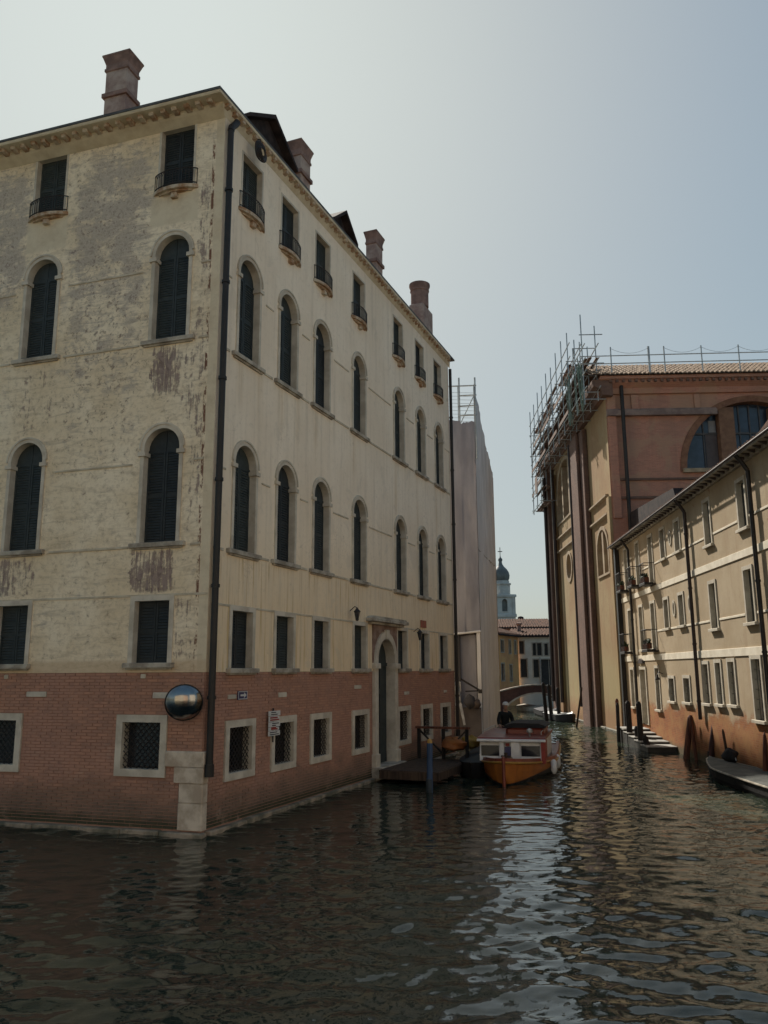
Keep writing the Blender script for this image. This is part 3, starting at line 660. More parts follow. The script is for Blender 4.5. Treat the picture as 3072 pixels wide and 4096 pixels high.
# ---- things fixed to the palazzo
def Lp(x, y, z): p = FL.P(x, y, z); return (p[0]+KX, p[1]+KY, p[2])
def Rp(x, y, z): p = FR.P(x, y, z); return (p[0]+KX, p[1]+KY, p[2])
MIRROR = NB('mirror_dome', 0.16, 0.5); MIRROR.b.inputs['Metallic'].default_value = 1.0
MIRROR = MIRROR.out(MIRROR.mix(MIRROR.mr(MIRROR.noise(MIRROR.pos(), 5, 4), 0.4, 0.7), (0.33,0.31,0.29), (0.21,0.20,0.19)))
mball = thing('mirror_ball', 'large round silver traffic mirror dome fixed at the palazzo corner', 'mirror', Lp(-0.27,-0.34,2.60), R(12))
Rc = 0.42; rim = 0.368; amax = math.asin(rim/Rc)
prof_ = [(Rc*math.sin(amax*i/14)+0.0005, Rc*math.cos(amax*i/14)-Rc*math.cos(amax)) for i in range(15)][::-1]
put('dome', MB().lathe(prof_, 40).mesh('dome', MIRROR, 60), mball, rot=(R(90+17),0,0))
put('back_shell', MB().lathe([(0.05,-0.16),(0.22,-0.13),(0.362,-0.03),(0.381,-0.012),(0.381,0.010),(0.368,0.012),(0.355,-0.004)], 40).mesh('back_shell', IRON, 40), mball, rot=(R(90+17),0,0))
put('bracket', MB().tube((0.0,0.12,0.0), (0.12,0.36,0.0), 0.03, 8).tube((0.0,0.12,0.0), (0.02,0.4,-0.2), 0.025, 8).mesh('bracket', IRON), mball)
BLUE = simple('blue_enamel', (0.018,0.022,0.10), (0.014,0.018,0.08), 4, 0.35, 0.5, 0); WHITE = simple('white_enamel', (0.62,0.62,0.60), (0.52,0.52,0.5), 4, 0.4, 0.4, 0)
RED = simple('red_paint', (0.30,0.035,0.025), (0.22,0.03,0.022), 4, 0.5, 0.4, 0)
sg = thing('direction_sign', 'small blue wall sign with white arrow on the brick base', 'sign', Rp(1.40,-0.035,2.695), TH_R)
put('plate', MB().bbox(-0.195,0.195,-0.012,0.012,-0.095,0.095,0.006).mesh('plate', BLUE), sg)
put('arrow', MB().extr([(-0.10,-0.02),(0.05,-0.02),(0.05,-0.06),(0.15,0.0),(0.05,0.06),(0.05,0.02),(-0.10,0.02)], -0.0165, -0.013).mesh('arrow', WHITE), sg)
put('border', MB().ring(rect(-0.185,0.185,-0.085,0.085), rect(-0.172,0.172,-0.072,0.072), -0.0160, -0.0125, -0.0125).mesh('border', WHITE), sg)
nb = thing('notice_board', 'stack of white and red notice plates mounted beside a ground floor window', 'sign', Rp(2.74,-0.09,1.74), TH_R)
z = 0.0
for i, (h_, mt) in enumerate(((0.12,WHITE),(0.13,RED),(0.12,WHITE),(0.08,RED),(0.12,WHITE))[::-1]):
    p_ = put('plate', MB().bbox(-0.27,0.27 if i % 2 == 0 else 0.22,-0.012,0.012,0,h_-0.012,0.006).mesh('plate', WHITE), nb, (0,-0.004*(i%2),z))
    for k in range(2): put('printed_line', MB().box(-0.22+0.05*(i%3), 0.20-0.07*((i+k)%3), -0.0155, -0.0125, h_*0.16+k*h_*0.38, h_*0.16+k*h_*0.38+0.022+0.012*(mt is RED)).mesh('printed_line', RED if mt is RED else IRON), p_)
    z += h_
put('post', MB().tube((0.0,0.03,-0.15), (0.0,0.03,0.62), 0.02, 8).mesh('post', IRON), nb)
def lantern(x, z, label):
    t = thing('wall_lantern', label, 'lantern', Rp(x,-0.30,z), TH_R, 'lanterns beside the water door')
    t.scale = (0.75,0.75,0.75)
    put('lamp_glass', MB().lathe([(0.06,0),(0.115,0.28),(0.115,0.285)], 6).mesh('lamp_glass', GLASS), t)
    put('lamp_cap', MB().lathe([(0.13,0.286),(0.14,0.30),(0.05,0.40),(0.02,0.46)], 6).path([(0,0,0.44),(0,0.1,0.5),(0,0.30,0.34)], 0.016, 6).mesh('lamp_cap', IRON), t); put('lamp_base', MB().lathe([(0.02,-0.06),(0.065,-0.02),(0.065,0.0)], 6).mesh('lamp_base', IRON), t)
lantern(7.05, 4.66, 'dark iron wall lantern left of the arched water door'); lantern(12.42, 4.28, 'dark iron wall lantern right of the arched water door')
pq = tag(put('wall_plaque', MB().bbox(-0.28,0.28,-0.02,0.02,-0.13,0.13,0.008).mesh('wall_plaque', simple('faded_red_plaque', (0.33,0.10,0.065), (0.26,0.09,0.06), 8, 0.6)), None, Rp(13.55,-0.045,4.86), TH_R), 'faded red plaque on the cream wall near the far end of the palazzo', 'plaque')
coil = thing('cable_coil', 'dark round coil of cable hanging under the palazzo eave above the first canal side window', 'coil', Rp(1.15,-0.30,15.84), TH_R)
for k in range(5):
    rr = 0.26-0.035*k; put('loop', MB().path([((rr+0.02*math.sin(3*a+k))*math.cos(a), 0.02*math.sin(2*a+k)-0.012*k, (rr*0.92)*math.sin(a)) for a in np.linspace(0, 2*math.pi, 25)], 0.022, 5).mesh('loop', IRON, 60), coil)
put('hook', MB().path([(0,0.0,0.22),(0,0.02,0.34),(0,0.16,0.40)], 0.014, 5).mesh('hook', IRON), coil)
fp = thing('flag_pole', 'short dark red pole jutting from the palazzo wall at the left picture edge', 'pole', Lp(-6.7,-0.02,11.95), TH_L)
put('pole', MB().tube((0,0,0), (0.66,-0.5,0.82), 0.045, 8).mesh('pole', RED), fp); put('bracket', MB().box(-0.07,0.07,-0.06,0.0,-0.12,0.12).mesh('bracket', IRON), fp)

# ================================================================== CANAL HOUSE (right)
S = 0.94
HX, HY = 11.19, 29.03; TH_B = R(-94.03)
def zs(z): return 3.2+(z-3.2)*S
house = thing('canal_house', 'long low ochre plaster house with white bands and shuttered windows along the right bank', 'building', (HX,HY,0))
FB = Frame(house, 0, 0, TH_B)
def ochre():
    m = NB('ochre_plaster', 0.92, 0.15); p = m.obj(); x, y, z = m.sep(p)[:3]; wp = m.pos()
    big = m.noise(wp, 0.45, 6, 0.6); fine = m.noise(wp, 6, 8, 0.7); ver = m.noise(m._vm(wp, (3,3,0.3)), 1.0, 5, 0.6)
    c = m.mix(m.mr(big, 0.35, 0.66), (0.36,0.275,0.175), (0.43,0.345,0.235))
    c = m.mix(m.math('MULTIPLY', m.mr(ver, 0.5, 0.7), 0.5), c, (0.33,0.235,0.15))
    c = m.mix(m.math('MULTIPLY', m.mr(fine, 0.5, 0.7), 0.35), c, (0.30,0.22,0.145))
    # brick showing where the low plaster has fallen
    edge = m.math('ADD', z, m.math('MULTIPLY', m.noise(m._vm(wp, (0.9,0.9,1.2)), 0.9, 7, 0.65), 1.5))
    br = m.mr(edge, 2.62, 2.34); g = m.t.nodes.new('ShaderNodeTexBrick'); cb = m.t.nodes.new('ShaderNodeCombineXYZ')
    m.t.links.new(x, cb.inputs[0]); m.t.links.new(z, cb.inputs[1]); m.t.links.new(cb.outputs[0], g.inputs['Vector'])
    g.inputs['Scale'].default_value = 1; g.inputs['Brick Width'].default_value = 0.26; g.inputs['Row Height'].default_value = 0.068; g.inputs['Mortar Size'].default_value = 0.007
    m.set(g.inputs['Color1'], (0.32,0.115,0.042)); m.set(g.inputs['Color2'], (0.225,0.08,0.034)); m.set(g.inputs['Mortar'], (0.28,0.16,0.085))
    bc = m.mix(m.mr(m.noise(wp, 1.2, 7, 0.7), 0.42, 0.62), g.outputs[0], (0.32,0.16,0.065))
    bc = m.mix(m.math('MULTIPLY', m.mr(fine, 0.5, 0.68), 0.4), bc, (0.20,0.10,0.06))
    c = m.mix(br, c, bc)
    holes = m.mr(m.noise(wp, 1.5, 8, 0.7, 0.5), 0.66, 0.69); c = m.mix(m.math('MULTIPLY', holes, 0.8), c, (0.30,0.155,0.085))
    wet = m.mr(m.math('ADD', z, m.math('MULTIPLY', m.noise(wp, 1.5, 4), 0.3)), 0.28, 0.62, 0.85, 0); c = m.mix(wet, c, (0.085,0.08,0.05))
    m.bump(m.math('SUBTRACT', m.math('ADD', m.math('MULTIPLY', fine, 0.4), m.noise(wp, 28, 3)), br), 0.35, 0.02)
    return m.out(c)
OCH = ochre()
CREAM = simple('cream_band_paint', (0.74,0.67,0.54), (0.62,0.55,0.43), 2.5, 0.85)
CRM_F = simple('pale_stone_frame', (0.52,0.47,0.38), (0.40,0.35,0.27), 3, 0.85)
EAVE = zs(9.80); X0B, X1B = -13.75*S, 13.0*S
wins = []      # centre u, bottom, top, width, kind
for u, z0, z1 in ((11.6,7.3,9.39),(9.05,7.3,9.34),(6.5,7.15,9.25),(4.35,7.95,9.22),(2.1,7.95,9.18),(-1.77,7.62,9.2),(-5.25,7.63,9.15),(-8.9,7.63,9.15)): wins.append((u,z0,z1,0.66,'r3'))
for u, z0, z1 in ((11.5,4.15,6.2),(9.1,4.15,6.2),(6.8,4.15,6.2),(4.5,4.95,6.17),(2.25,4.95,6.17),(-1.7,4.62,6.22),(-5.2,4.64,6.3),(-8.9,4.64,6.3)): wins.append((u,z0,z1,0.66,'r2'))
for u, z0, z1, w_ in ((11.8,1.35,3.2,0.66),(6.8,1.43,3.26,0.66),(4.5,1.88,2.82,0.8),(2.3,1.92,2.85,0.8),(-0.2,1.97,3.38,0.62),(-1.62,2.0,3.42,0.56),(-2.97,2.03,3.44,0.6),(-5.2,1.65,3.5,0.72),(-8.9,1.65,3.5,0.72)): wins.append((u,z0,z1,w_,'r1'))
SHB = simple('faded_grey_shutter', (0.13,0.125,0.105), (0.08,0.078,0.068), 4, 0.75); SHB2 = simple('brown_shutter', (0.055,0.034,0.026), (0.035,0.024,0.02), 4, 0.7)
hB = []
for k, (u, z0, z1, w_, kind) in enumerate(wins):
    z0, z1, w_, xc = zs(z0), zs(z1), w_*S, -u*S; h = z1-z0; hB.append(shift(rect(-w_/2,w_/2,0,h), xc, z0))
    fw = 0.10
    o = FB.put('window', MB().ring(rect(-w_/2-fw,w_/2+fw,0,h+fw*1.2), rect(-w_/2,w_/2,0,h), -0.035, 0.02, 0.25).mesh('window_surround', CRM_F), xc, 0, z0)
    put('sill', MB().bbox(-w_/2-0.17, w_/2+0.17, -0.11, 0.2, -0.09, 0.0, 0.012).mesh('sill', CRM_F), o)
    if kind == 'r1':
        put('pane', MB().box(-w_/2, w_/2, 0.18, 0.20, 0, h).mesh('pane', GLASS), o)
        mb = MB(); n = max(2, round(h/0.3))
        for i in range(1, n): mb.tube((-w_/2,0.05,h*i/n), (w_/2,0.05,h*i/n), 0.009, 4)
        for i in (-1, 0, 1): mb.tube((i*w_*0.28,0.065,0), (i*w_*0.28,0.065,h), 0.009, 4)
        put('grille', mb.mesh('grille', IRON), o)
    else:
        mt = SHB2 if u in (4.35,4.5,11.6) else (SHB if k % 3 else SHUT2)
        for s in (-1, 1): put('shutter', leaf(MB(), w_, h, False, s).mesh('shutter', mt), o)
# doorway on the landing
DXB, DWB, DZB, DTB = -9.45*S, 1.0, zs(0.62), zs(3.2)
d2 = FB.put('door', MB().ring(rect(-DWB/2-0.13,DWB/2+0.13,0,DTB-DZB+0.15), rect(-DWB/2,DWB/2,0,DTB-DZB), -0.05, 0.02, 0.3).mesh('door_surround', CRM_F), DXB, 0, DZB)
put('door_leaf', MB().box(-DWB/2, DWB/2, 0.24, 0.28, 0, DTB-DZB).box(-DWB/2+0.1, -0.05, 0.215, 0.24, 0.15, 1.1).box(0.05, DWB/2-0.1, 0.215, 0.24, 0.15, 1.1).box(-DWB/2+0.1, -0.05, 0.215, 0.24, 1.25, 2.2).box(0.05, DWB/2-0.1, 0.215, 0.24, 1.25, 2.2).mesh('door_leaf', simple('grey_brown_door', (0.16,0.135,0.12), (0.11,0.09,0.08), 3, 0.7)), d2)
put('fanlight_hood', MB().lathe([(0.0,0.0),(0.02,0.02)], 6).extr([(-0.45,DTB-DZB+0.28),(0.45,DTB-DZB+0.28),(0.32,DTB-DZB+0.42),(0,DTB-DZB+0.5),(-0.32,DTB-DZB+0.42)], -0.12, 0.0).mesh('fanlight_hood', COPPER), d2)
hB.append(shift(rect(-DWB/2,DWB/2,0,DTB-DZB), DXB, DZB))
for u, z in ((3.15,8.68),(0.87,8.56),(3.3,5.70),(1.06,5.70)):
    z = zs(z); n = 18
    e = lambda a, b: [(a*math.cos(2*math.pi*i/n), b*math.sin(2*math.pi*i/n)) for i in range(n)]
    o = FB.put('oval_window', MB().ring(e(0.20,0.33), e(0.115,0.235), -0.04, 0.02, 0.18).mesh('oval_surround', CRM_F), -u*S, 0, z)
    put('pane', MB().extr(e(0.12,0.24), 0.12, 0.14).mesh('pane', simple('oval_blind', (0.30,0.23,0.15), (0.25,0.19,0.12), 5)), o)
    hB.append(shift(e(0.115,0.235), -u*S, z))
FB.put('wall', MB().holed(rect(X0B, X1B, -0.6, EAVE), hB, 0.0).mesh('wall', OCH))
FB.put('wall', MB().add([(X1B,0,-0.6),(X1B,12,-0.6),(X1B,12,EAVE),(X1B,0,EAVE)], [(0,1,2,3)]).mesh('wall', OCH))
def band(z0, z1, d, x0=X0B, x1=X1B, skip=()):
    a = x0
    for c0, c1 in sorted(skip)+[(x1,x1)]:
        if c0-a > 0.06: FB.put('band_course', MB().bbox(a, c0, -d, 0.0, z0, z1, 0.008).mesh('band_course', CREAM))
        a = max(a, c1)
band(zs(6.72), zs(6.96), 0.03); band(zs(3.62), zs(3.88), 0.03)
wsk = lambda k: [(-u*S-w_*S/2-0.17, -u*S+w_*S/2+0.17) for u,a,b,w_,kk in wins if kk == k]
band(zs(7.91), zs(7.98), 0.022, -8.3*S, X1B, [s for s in wsk('r3') if s[0] > -8.3*S]); band(zs(4.88), zs(4.95), 0.022, -6.2*S, X1B, [s for s in wsk('r2') if s[0] > -6.2*S])
# eave: boards, dentil brackets, tile ends
FB.put('eave', MB().box(X0B, X1B, -0.36, 0.1, EAVE-0.03, EAVE+0.03).box(X0B, X1B, -0.10, 0.02, EAVE-0.16, EAVE-0.031).mesh('eave', STONE_D))
br_m = MB().extx([(0.0,-0.12),(-0.18,-0.05),(-0.31,0.0),(0.0,0.0)], -0.05, 0.05).mesh('bracket', COPPER)
tl = []
for i in range(7):
    a = math.pi*i/6; tl.append((0.095*math.cos(a), 0.08*math.sin(a)))
tile_m = MB().add([(x,-0.14,z) for x,z in tl]+[(x*0.85,0.30,z*0.85+0.06) for x,z in tl]+[(x*0.72,-0.14,z*0.66) for x,z in tl], [(i,i+7,i+8,i+1) for i in range(6)]+[(i,i+1,i+15,i+14) for i in range(6)]).mesh('roof_tile', ROOF)
x = X0B+0.1; k = 0
while x < X1B:
    FB.put('roof_tile', tile_m, x, -0.30+random.uniform(-.015,.015), EAVE+0.035+random.uniform(0,.012), random.uniform(-.03,.03))
    if k % 2 == 0: FB.put('bracket', br_m, x, -0.01, EAVE-0.031)
    x += 0.215; k += 1
FB.put('gutter', MB().tube((X0B,-0.47,EAVE+0.0), (X1B,-0.47,EAVE+0.0), 0.035, 8).mesh('gutter', COPPER, 40))
def tiled(F, name, x0, x1, y0, z0, y1, z1, mat, step=0.22, kind=True):
    mb = MB(); n = int((x1-x0)/step); rows = max(2, int(math.hypot(y1-y0, z1-z0)/0.4)); arc = [(0.10*math.cos(math.pi*i/4), 0.07*math.sin(math.pi*i/4)) for i in range(5)]
    for i in range(n):
        xc = x0+(i+0.5)*step
        for j in range(rows):
            a, b = j/rows, (j+1.12)/rows; ya, yb = y0+(y1-y0)*a, y0+(y1-y0)*min(b,1); za, zb = z0+(z1-z0)*a+0.02, z0+(z1-z0)*min(b,1)-0.005
            jx = random.uniform(-.015,.015)
            mb.add([(xc+jx+x,ya,za+z) for x,z in arc]+[(xc+jx+x*0.85,yb,zb+z) for x,z in arc], [(k,k+1,k+6,k+5) for k in range(4)]+[(0,1,2,3,4)])
    mb.add([(x0,y0,z0-0.01),(x1,y0,z0-0.01),(x1,y1,z1-0.01),(x0,y1,z1-0.01)], [(0,1,2,3)])
    return tag(F.put(name, mb.mesh(name, mat)), None, None, kind='stuff')
tiled(FB, 'roof_tiling', X0B, X1B, -0.1, EAVE+0.06, 5.0, EAVE+1.9, ROOF)
FB.put('roof_gable', MB().extr([(X0B+0.02,0),(-4.2*S,0),(-5.0*S,1.25),(X0B+0.02,1.75)], 0.75, 6).mesh('roof_gable', ROOF_D), 0, 0, EAVE+0.1)
FB.put('roof_gable', MB().extr([(4.6*S,0),(8.2*S,0),(8.2*S,1.05),(7.2*S,1.1),(5.2*S,0.72)], 0.6, 3).mesh('roof_gable', ROOF), 0, 0, EAVE+0.1)
for u, z0, z1, rr, mt in ((10.5,0.75,9.95,0.06,PIPE),(0.5,1.35,9.9,0.065,COPPER),(-6.3,0.9,9.9,0.065,PIPE)):
    mb = MB().tube((0,-0.12,zs(z0)), (0,-0.12,EAVE-0.5), rr, 10).path([(0,-0.12,EAVE-0.5),(0,-0.3,EAVE-0.2),(0,-0.44,EAVE-0.03)], rr, 8)
    z = zs(z0)+0.6
    while z < EAVE-0.6: mb.tube((0,-0.12,z), (0,-0.12,z+0.06), rr*1.25, 10); z += 2.0
    FB.put('downpipe', mb.mesh('downpipe', mt, 40), -u*S)
FB.put('downpipe', MB().box(-0.16,0.16,-0.22,0.0,0.0,zs(9.7)).mesh('corner_pipe', PIPE), -13.35*S)
def Bp(x, y, z): p = FB.P(x, y, z); return (p[0]+HX, p[1]+HY, p[2])
# planters on the balconies of the far windows
LEAF = simple('planter_leaf', (0.05,0.075,0.035), (0.025,0.04,0.02), 9, 0.7)
def leaves(mb, n, rx, ry, rz, c, s0=0.05, s1=0.11):
    for _ in range(n):
        d = Vector((random.gauss(0,1),random.gauss(0,1),random.gauss(0,1))).normalized()*random.random()**0.4
        p = Vector((c[0]+d.x*rx, c[1]+d.y*ry, c[2]+d.z*rz)); a = Vector((random.gauss(0,1),random.gauss(0,1),random.gauss(0,1))).normalized(); b = a.orthogonal().normalized(); s = random.uniform(s0,s1)
        mb.add([p-a*s, p-b*s*0.45, p+a*s, p+b*s*0.45], [(0,1,2,3)])
    return mb
PB = [(9.05,7.3,'planter box on the balcony of the upper second window of the ochre house'),(6.5,7.15,'planter box on the balcony of the upper third window of the ochre house'),
      (11.6,7.3,'planter box on the balcony of the topmost window nearest the church'),(11.5,4.15,'planter box on the middle floor balcony nearest the church'),(6.8,4.15,'planter box on the middle floor balcony right of the drainpipe')]
for u, z, lb in PB:
    t = thing('planter_box', lb, 'planter', Bp(-u*S,-0.34,zs(z)), TH_B, 'planters on the house balconies')
    put('box', MB().bbox(-0.36,0.36,-0.11,0.11,-0.02,0.19,0.02).mesh('box', WOOD_R), t)
    put('foliage', leaves(MB(), 90, 0.36, 0.14, 0.14, (0,0,0.27)).mesh('foliage', LEAF), t)
    t2 = FB.put('balcony_railing', MB().path([(-0.45,0,0.0),(-0.45,-0.46,0.0),(0.45,-0.46,0.0),(0.45,0,0.0)], 0.02, 5).mesh('balcony_railing', IRON), -u*S, 0, zs(z)-0.06)
    mb = MB().path([(-0.45,0,0.85),(-0.45,-0.46,0.85),(0.45,-0.46,0.85),(0.45,0,0.85)], 0.018, 5)
    for i in range(10): mb.tube((-0.45+0.1*i,-0.46,0), (-0.45+0.1*i,-0.46,0.85), 0.008, 4)
    put('bars', mb.box(-0.48,0.48,-0.48,0.0,-0.09,-0.02).mesh('bars', IRON), t2)
lt = thing('door_lamp', 'small bracket lamp on the ochre wall right of the landing door', 'lamp', Bp(-5.6*S,-0.3,zs(2.75)), TH_B)
put('lamp_arm', MB().path([(-0.25,0.30,0.25),(-0.1,0.1,0.32),(0,0,0.2)], 0.015, 6).mesh('lamp_arm', IRON), lt); put('lamp_shade', MB().lathe([(0.02,0.2),(0.09,0.05),(0.10,0.0)], 10).mesh('lamp_shade', IRON), lt)

# ================================================================== CHURCH
CX, CY = 12.0, 41.95; TH_C, TH_S = R(-92), R(-2)
church = thing('church', 'big red brick church with ochre bays facing the canal and a round-headed side window', 'church', (CX,CY,0))
FC, FS = Frame(church, 0, 0, TH_C), Frame(church, 0, 0, TH_S)
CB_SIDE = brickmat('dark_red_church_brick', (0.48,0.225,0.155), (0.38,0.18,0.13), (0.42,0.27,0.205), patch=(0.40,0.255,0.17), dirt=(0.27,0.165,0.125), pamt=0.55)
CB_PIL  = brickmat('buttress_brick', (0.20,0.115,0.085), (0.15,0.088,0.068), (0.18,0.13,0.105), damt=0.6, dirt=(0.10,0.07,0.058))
def bay():
    m = NB('ochre_church_bay', 0.92, 0.15); p = m.obj(); x, y, z = m.sep(p)[:3]; wp = m.pos()
    big = m.noise(wp, 0.35, 6, 0.6); ver = m.noise(m._vm(wp, (2.2,2.2,0.18)), 1.0, 5, 0.6); fine = m.noise(wp, 5, 7, 0.7)
    c = m.mix(m.mr(big, 0.38, 0.64), (0.28,0.18,0.095), (0.315,0.235,0.13))
    c = m.mix(m.math('MULTIPLY', m.mr(ver, 0.46, 0.7), 0.6), c, (0.245,0.145,0.08))
    c = m.mix(m.math('MULTIPLY', m.mr(fine, 0.5, 0.7), 0.5), c, (0.21,0.13,0.075))
    c = m.mix(m.math('MULTIPLY', m.mr(z, 5.5, 2.0), m.mr(ver, 0.3, 0.6, 0.2, 0.8)), c, (0.31,0.255,0.13))
    c = m.mix(m.mr(m.math('ADD', z, m.math('MULTIPLY', fine, 1.6)), 2.6, 1.5, 0, 0.6), c, (0.25,0.115,0.06))
    m.bump(m.math('ADD', fine, m.noise(wp, 25, 3)), 0.3, 0.02)
    return m.out(c, 1.08)
BAY = bay()
LC = 18.8; ZC = 18.3
hC = []
# openings of the canal front
nar = 20
big = arch(6.3, 0, 3.9, nar); hC.append(shift(big, -12.3, 13.45))
lan = arch(2.5, 0, 2.45, 14); hC.append(shift(lan, -2.45, 8.35))
ocu = [(0.85*math.cos(2*math.pi*i/20), 0.85*math.sin(2*math.pi*i/20)) for i in range(20)]; hC.append(shift(ocu, -12.25, 10.0))
FC.put('wall', MB().holed(rect(-LC, 0, -0.6, ZC), hC, 0.0).mesh('wall', BAY))
MUL = simple('mullion_render', (0.38,0.30,0.20), (0.28,0.20,0.13), 2, 0.9)
def big_window(F, out, inn, xc, z, w_, lights, panes=GLASS, dep=0.45):
    o = F.put('window', MB().ring(out, inn, -0.07, 0.02, dep).mesh('window_surround', MUL), xc, 0, z)
    mb = MB().extr(inn, dep-0.02, dep); put('pane', mb.mesh('pane', panes), o)
    for x in lights:
        r_ = w_/2; zt = max(p[1] for p in inn)-r_+math.sqrt(max(0, r_*r_-x*x)) if w_ else 1
        put('mullion', MB().box(x-0.17, x+0.17, -0.02, dep-0.021, 0, zt).mesh('mullion', MUL), o)
    return o
big_window(FC, arch(6.9,-0.15,4.2,nar), big, -12.3, 13.45, 6.3, (-1.15, 1.15))
big_window(FC, arch(2.9,-0.12,2.65,14), lan, -2.45, 8.35, 2.5, (0.0,))
FC.put('oculus', MB().ring([(x*1.25,z*1.25) for x,z in ocu], ocu, -0.06, 0.02, 0.4).extr(ocu, 0.36, 0.4).mesh('oculus', MUL), -12.25, 0, 10.0)
for a, b in ((-8.75,-4.95),):
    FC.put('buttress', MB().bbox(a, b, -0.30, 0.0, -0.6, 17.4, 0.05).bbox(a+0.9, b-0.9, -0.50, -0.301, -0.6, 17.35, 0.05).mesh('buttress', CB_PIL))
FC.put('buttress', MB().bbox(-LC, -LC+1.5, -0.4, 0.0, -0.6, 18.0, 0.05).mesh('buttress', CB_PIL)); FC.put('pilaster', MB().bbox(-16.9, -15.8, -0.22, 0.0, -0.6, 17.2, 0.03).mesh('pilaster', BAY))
FC.put('pilaster', MB().bbox(-0.55, -0.0, -0.15, 0.0, -0.6, 12.2, 0.02).mesh('pilaster', BAY))
for z, a, b in ((12.3,-15.7,-8.8),(11.35,-15.7,-8.8),(12.3,-4.9,-0.6),(11.3,-4.9,-0.6),(17.55,-15.7,-8.8),(17.95,-15.7,-8.8)):
    FC.put('string_course', MB().extx([(0,z-0.02),(-0.16,z+0.05),(-0.16,z+0.14),(0,z+0.16)], a, b).mesh('string_course', MUL))
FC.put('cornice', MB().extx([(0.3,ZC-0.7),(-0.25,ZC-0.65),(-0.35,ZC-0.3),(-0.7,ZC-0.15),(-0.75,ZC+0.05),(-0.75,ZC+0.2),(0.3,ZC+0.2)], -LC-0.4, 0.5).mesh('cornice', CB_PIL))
for x, rr in ((-18.0,0.12),(-15.6,0.13),(-9.0,0.1)): FC.put('downpipe', MB().tube((x,-0.5 if x < -17 else -0.3,1.0), (x,-0.5 if x < -17 else -0.3,17.5), rr, 10).mesh('downpipe', COPPER, 40))
# side wall (towards the camera)
WS = 22.0; RW, WXC, WZB = 3.66, 7.72, 13.62
half = [(-RW,0)]+[(-RW*math.cos(math.pi*i/28), RW*math.sin(math.pi*i/28)) for i in range(1,28)]+[(RW,0)]
half = half[::-1] if False else half
half_ccw = [(RW*math.cos(math.pi*i/28), RW*math.sin(math.pi*i/28)) for i in range(29)]
FS.put('wall', MB().holed(rect(0, WS, -0.6, ZC+0.3), [shift(half_ccw, WXC, WZB)], 0.0).mesh('wall', CB_SIDE))
o = FS.put('window', MB().ring([(x*1.09,z*1.09-(0.14 if i in (0,28) else 0)) for i,(x,z) in enumerate(half_ccw)], half_ccw, -0.08, 0.02, 0.55).mesh('window_surround', simple('brick_arch', (0.24,0.125,0.075), (0.17,0.08,0.05), 4, 0.9)), WXC, 0, WZB)
put('pane', MB().extr(half_ccw, 0.46, 0.48).mesh('pane', GLASS_B), o)
PIER_M = simple('window_pier_brick', (0.23,0.13,0.08), (0.16,0.085,0.055), 3, 0.9)
for xp in (-1.37, 1.37): put('pier', MB().box(xp-0.40, xp+0.40, -0.03, 0.459, 0, math.sqrt(RW**2-(abs(xp)+0.2)**2)+0.05).mesh('pier', PIER_M), o)
FRM = simple('steel_window_frame', (0.09,0.085,0.085), (0.06,0.055,0.055), 4, 0.6)
for xp, zt in ((-2.5,2.6),(0.0,3.6),(2.5,2.6),(-0.55,3.55),(0.55,3.55)): put('mullion', MB().box(xp-0.035, xp+0.035, 0.40, 0.455, 0, zt).mesh('mullion', FRM), o)
for xa, xb, z in ((-3.0,-1.77,2.02),(-0.97,0.97,2.02),(1.77,3.0,2.02)): put('transom', MB().box(xa, xb, 0.39, 0.456, z-0.05, z+0.05).mesh('transom', FRM), o)
put('blind', MB().box(-2.42, -1.80, 0.42, 0.44, 0.03, 1.96).mesh('blind', simple('grey_mauve_blind', (0.10,0.085,0.085), (0.075,0.065,0.068), 2)), o)
put('blind', MB().box(-2.2, -1.82, 0.42, 0.44, 2.1, 2.75).mesh('blind', simple('pale_blind', (0.25,0.26,0.27), (0.18,0.18,0.19), 3)), o)
put('sill', MB().bbox(-3.9, 3.9, -0.2, 0.3, -0.22, 0.0, 0.03).mesh('sill', MUL), o)
for z0, z1, d in ((16.55,16.85,0.28),(16.86,16.95,0.16),(13.02,13.14,0.10),(12.02,12.16,0.10)):
    for a, b in (((0.42,5.9),(9.5,WS)) if z0 < 14 or True else ()):
        if z0 > 16: a, b = (0.0, WXC-1.9) if a < 1 else (WXC+1.9, WS)
        FS.put('string_course', MB().bbox(a, b, -d, 0.0, z0, z1, 0.02).mesh('string_course', CB_PIL if z0 < 14 else simple('grey_brown_ledge', (0.26,0.19,0.16), (0.17,0.12,0.105), 2, 0.9)))
FS.put('cornice', MB().extx([(0.3,17.75),(-0.15,17.8),(-0.2,18.1),(-0.45,18.3),(-0.5,18.45),(-0.62,18.5),(-0.62,18.66),(0.3,18.66)], -0.35, WS).mesh('cornice', CB_SIDE))
for a, b in ((0.05,0.5),(1.35,1.75),(4.7,5.0)): FS.put('pilaster', MB().bbox(a, b, -0.12, 0.0, 11.0 if a < 1 else 16.96, 17.75, 0.02).mesh('pilaster', CB_SIDE))
FS.put('downpipe', MB().tube((0.82,-0.28,10.0), (0.82,-0.28,18.2), 0.10, 10).mesh('downpipe', PIPE, 40))
dent = MB().box(-0.07, 0.07, -0.12, 0.0, 0, 0.14).mesh('dentil', CB_PIL)
x = 0.2
while x < 13: FS.put('dentil', dent, x, -0.50, 18.31); x += 0.34
tiled(FS, 'roof_tiling', -0.8, WS, -0.75, 18.70, 2.3, 20.33, simple('pale_church_tile', (0.40,0.29,0.20), (0.20,0.135,0.095), 4.0, 0.9, 0.15, 0.3, 25), 0.24)
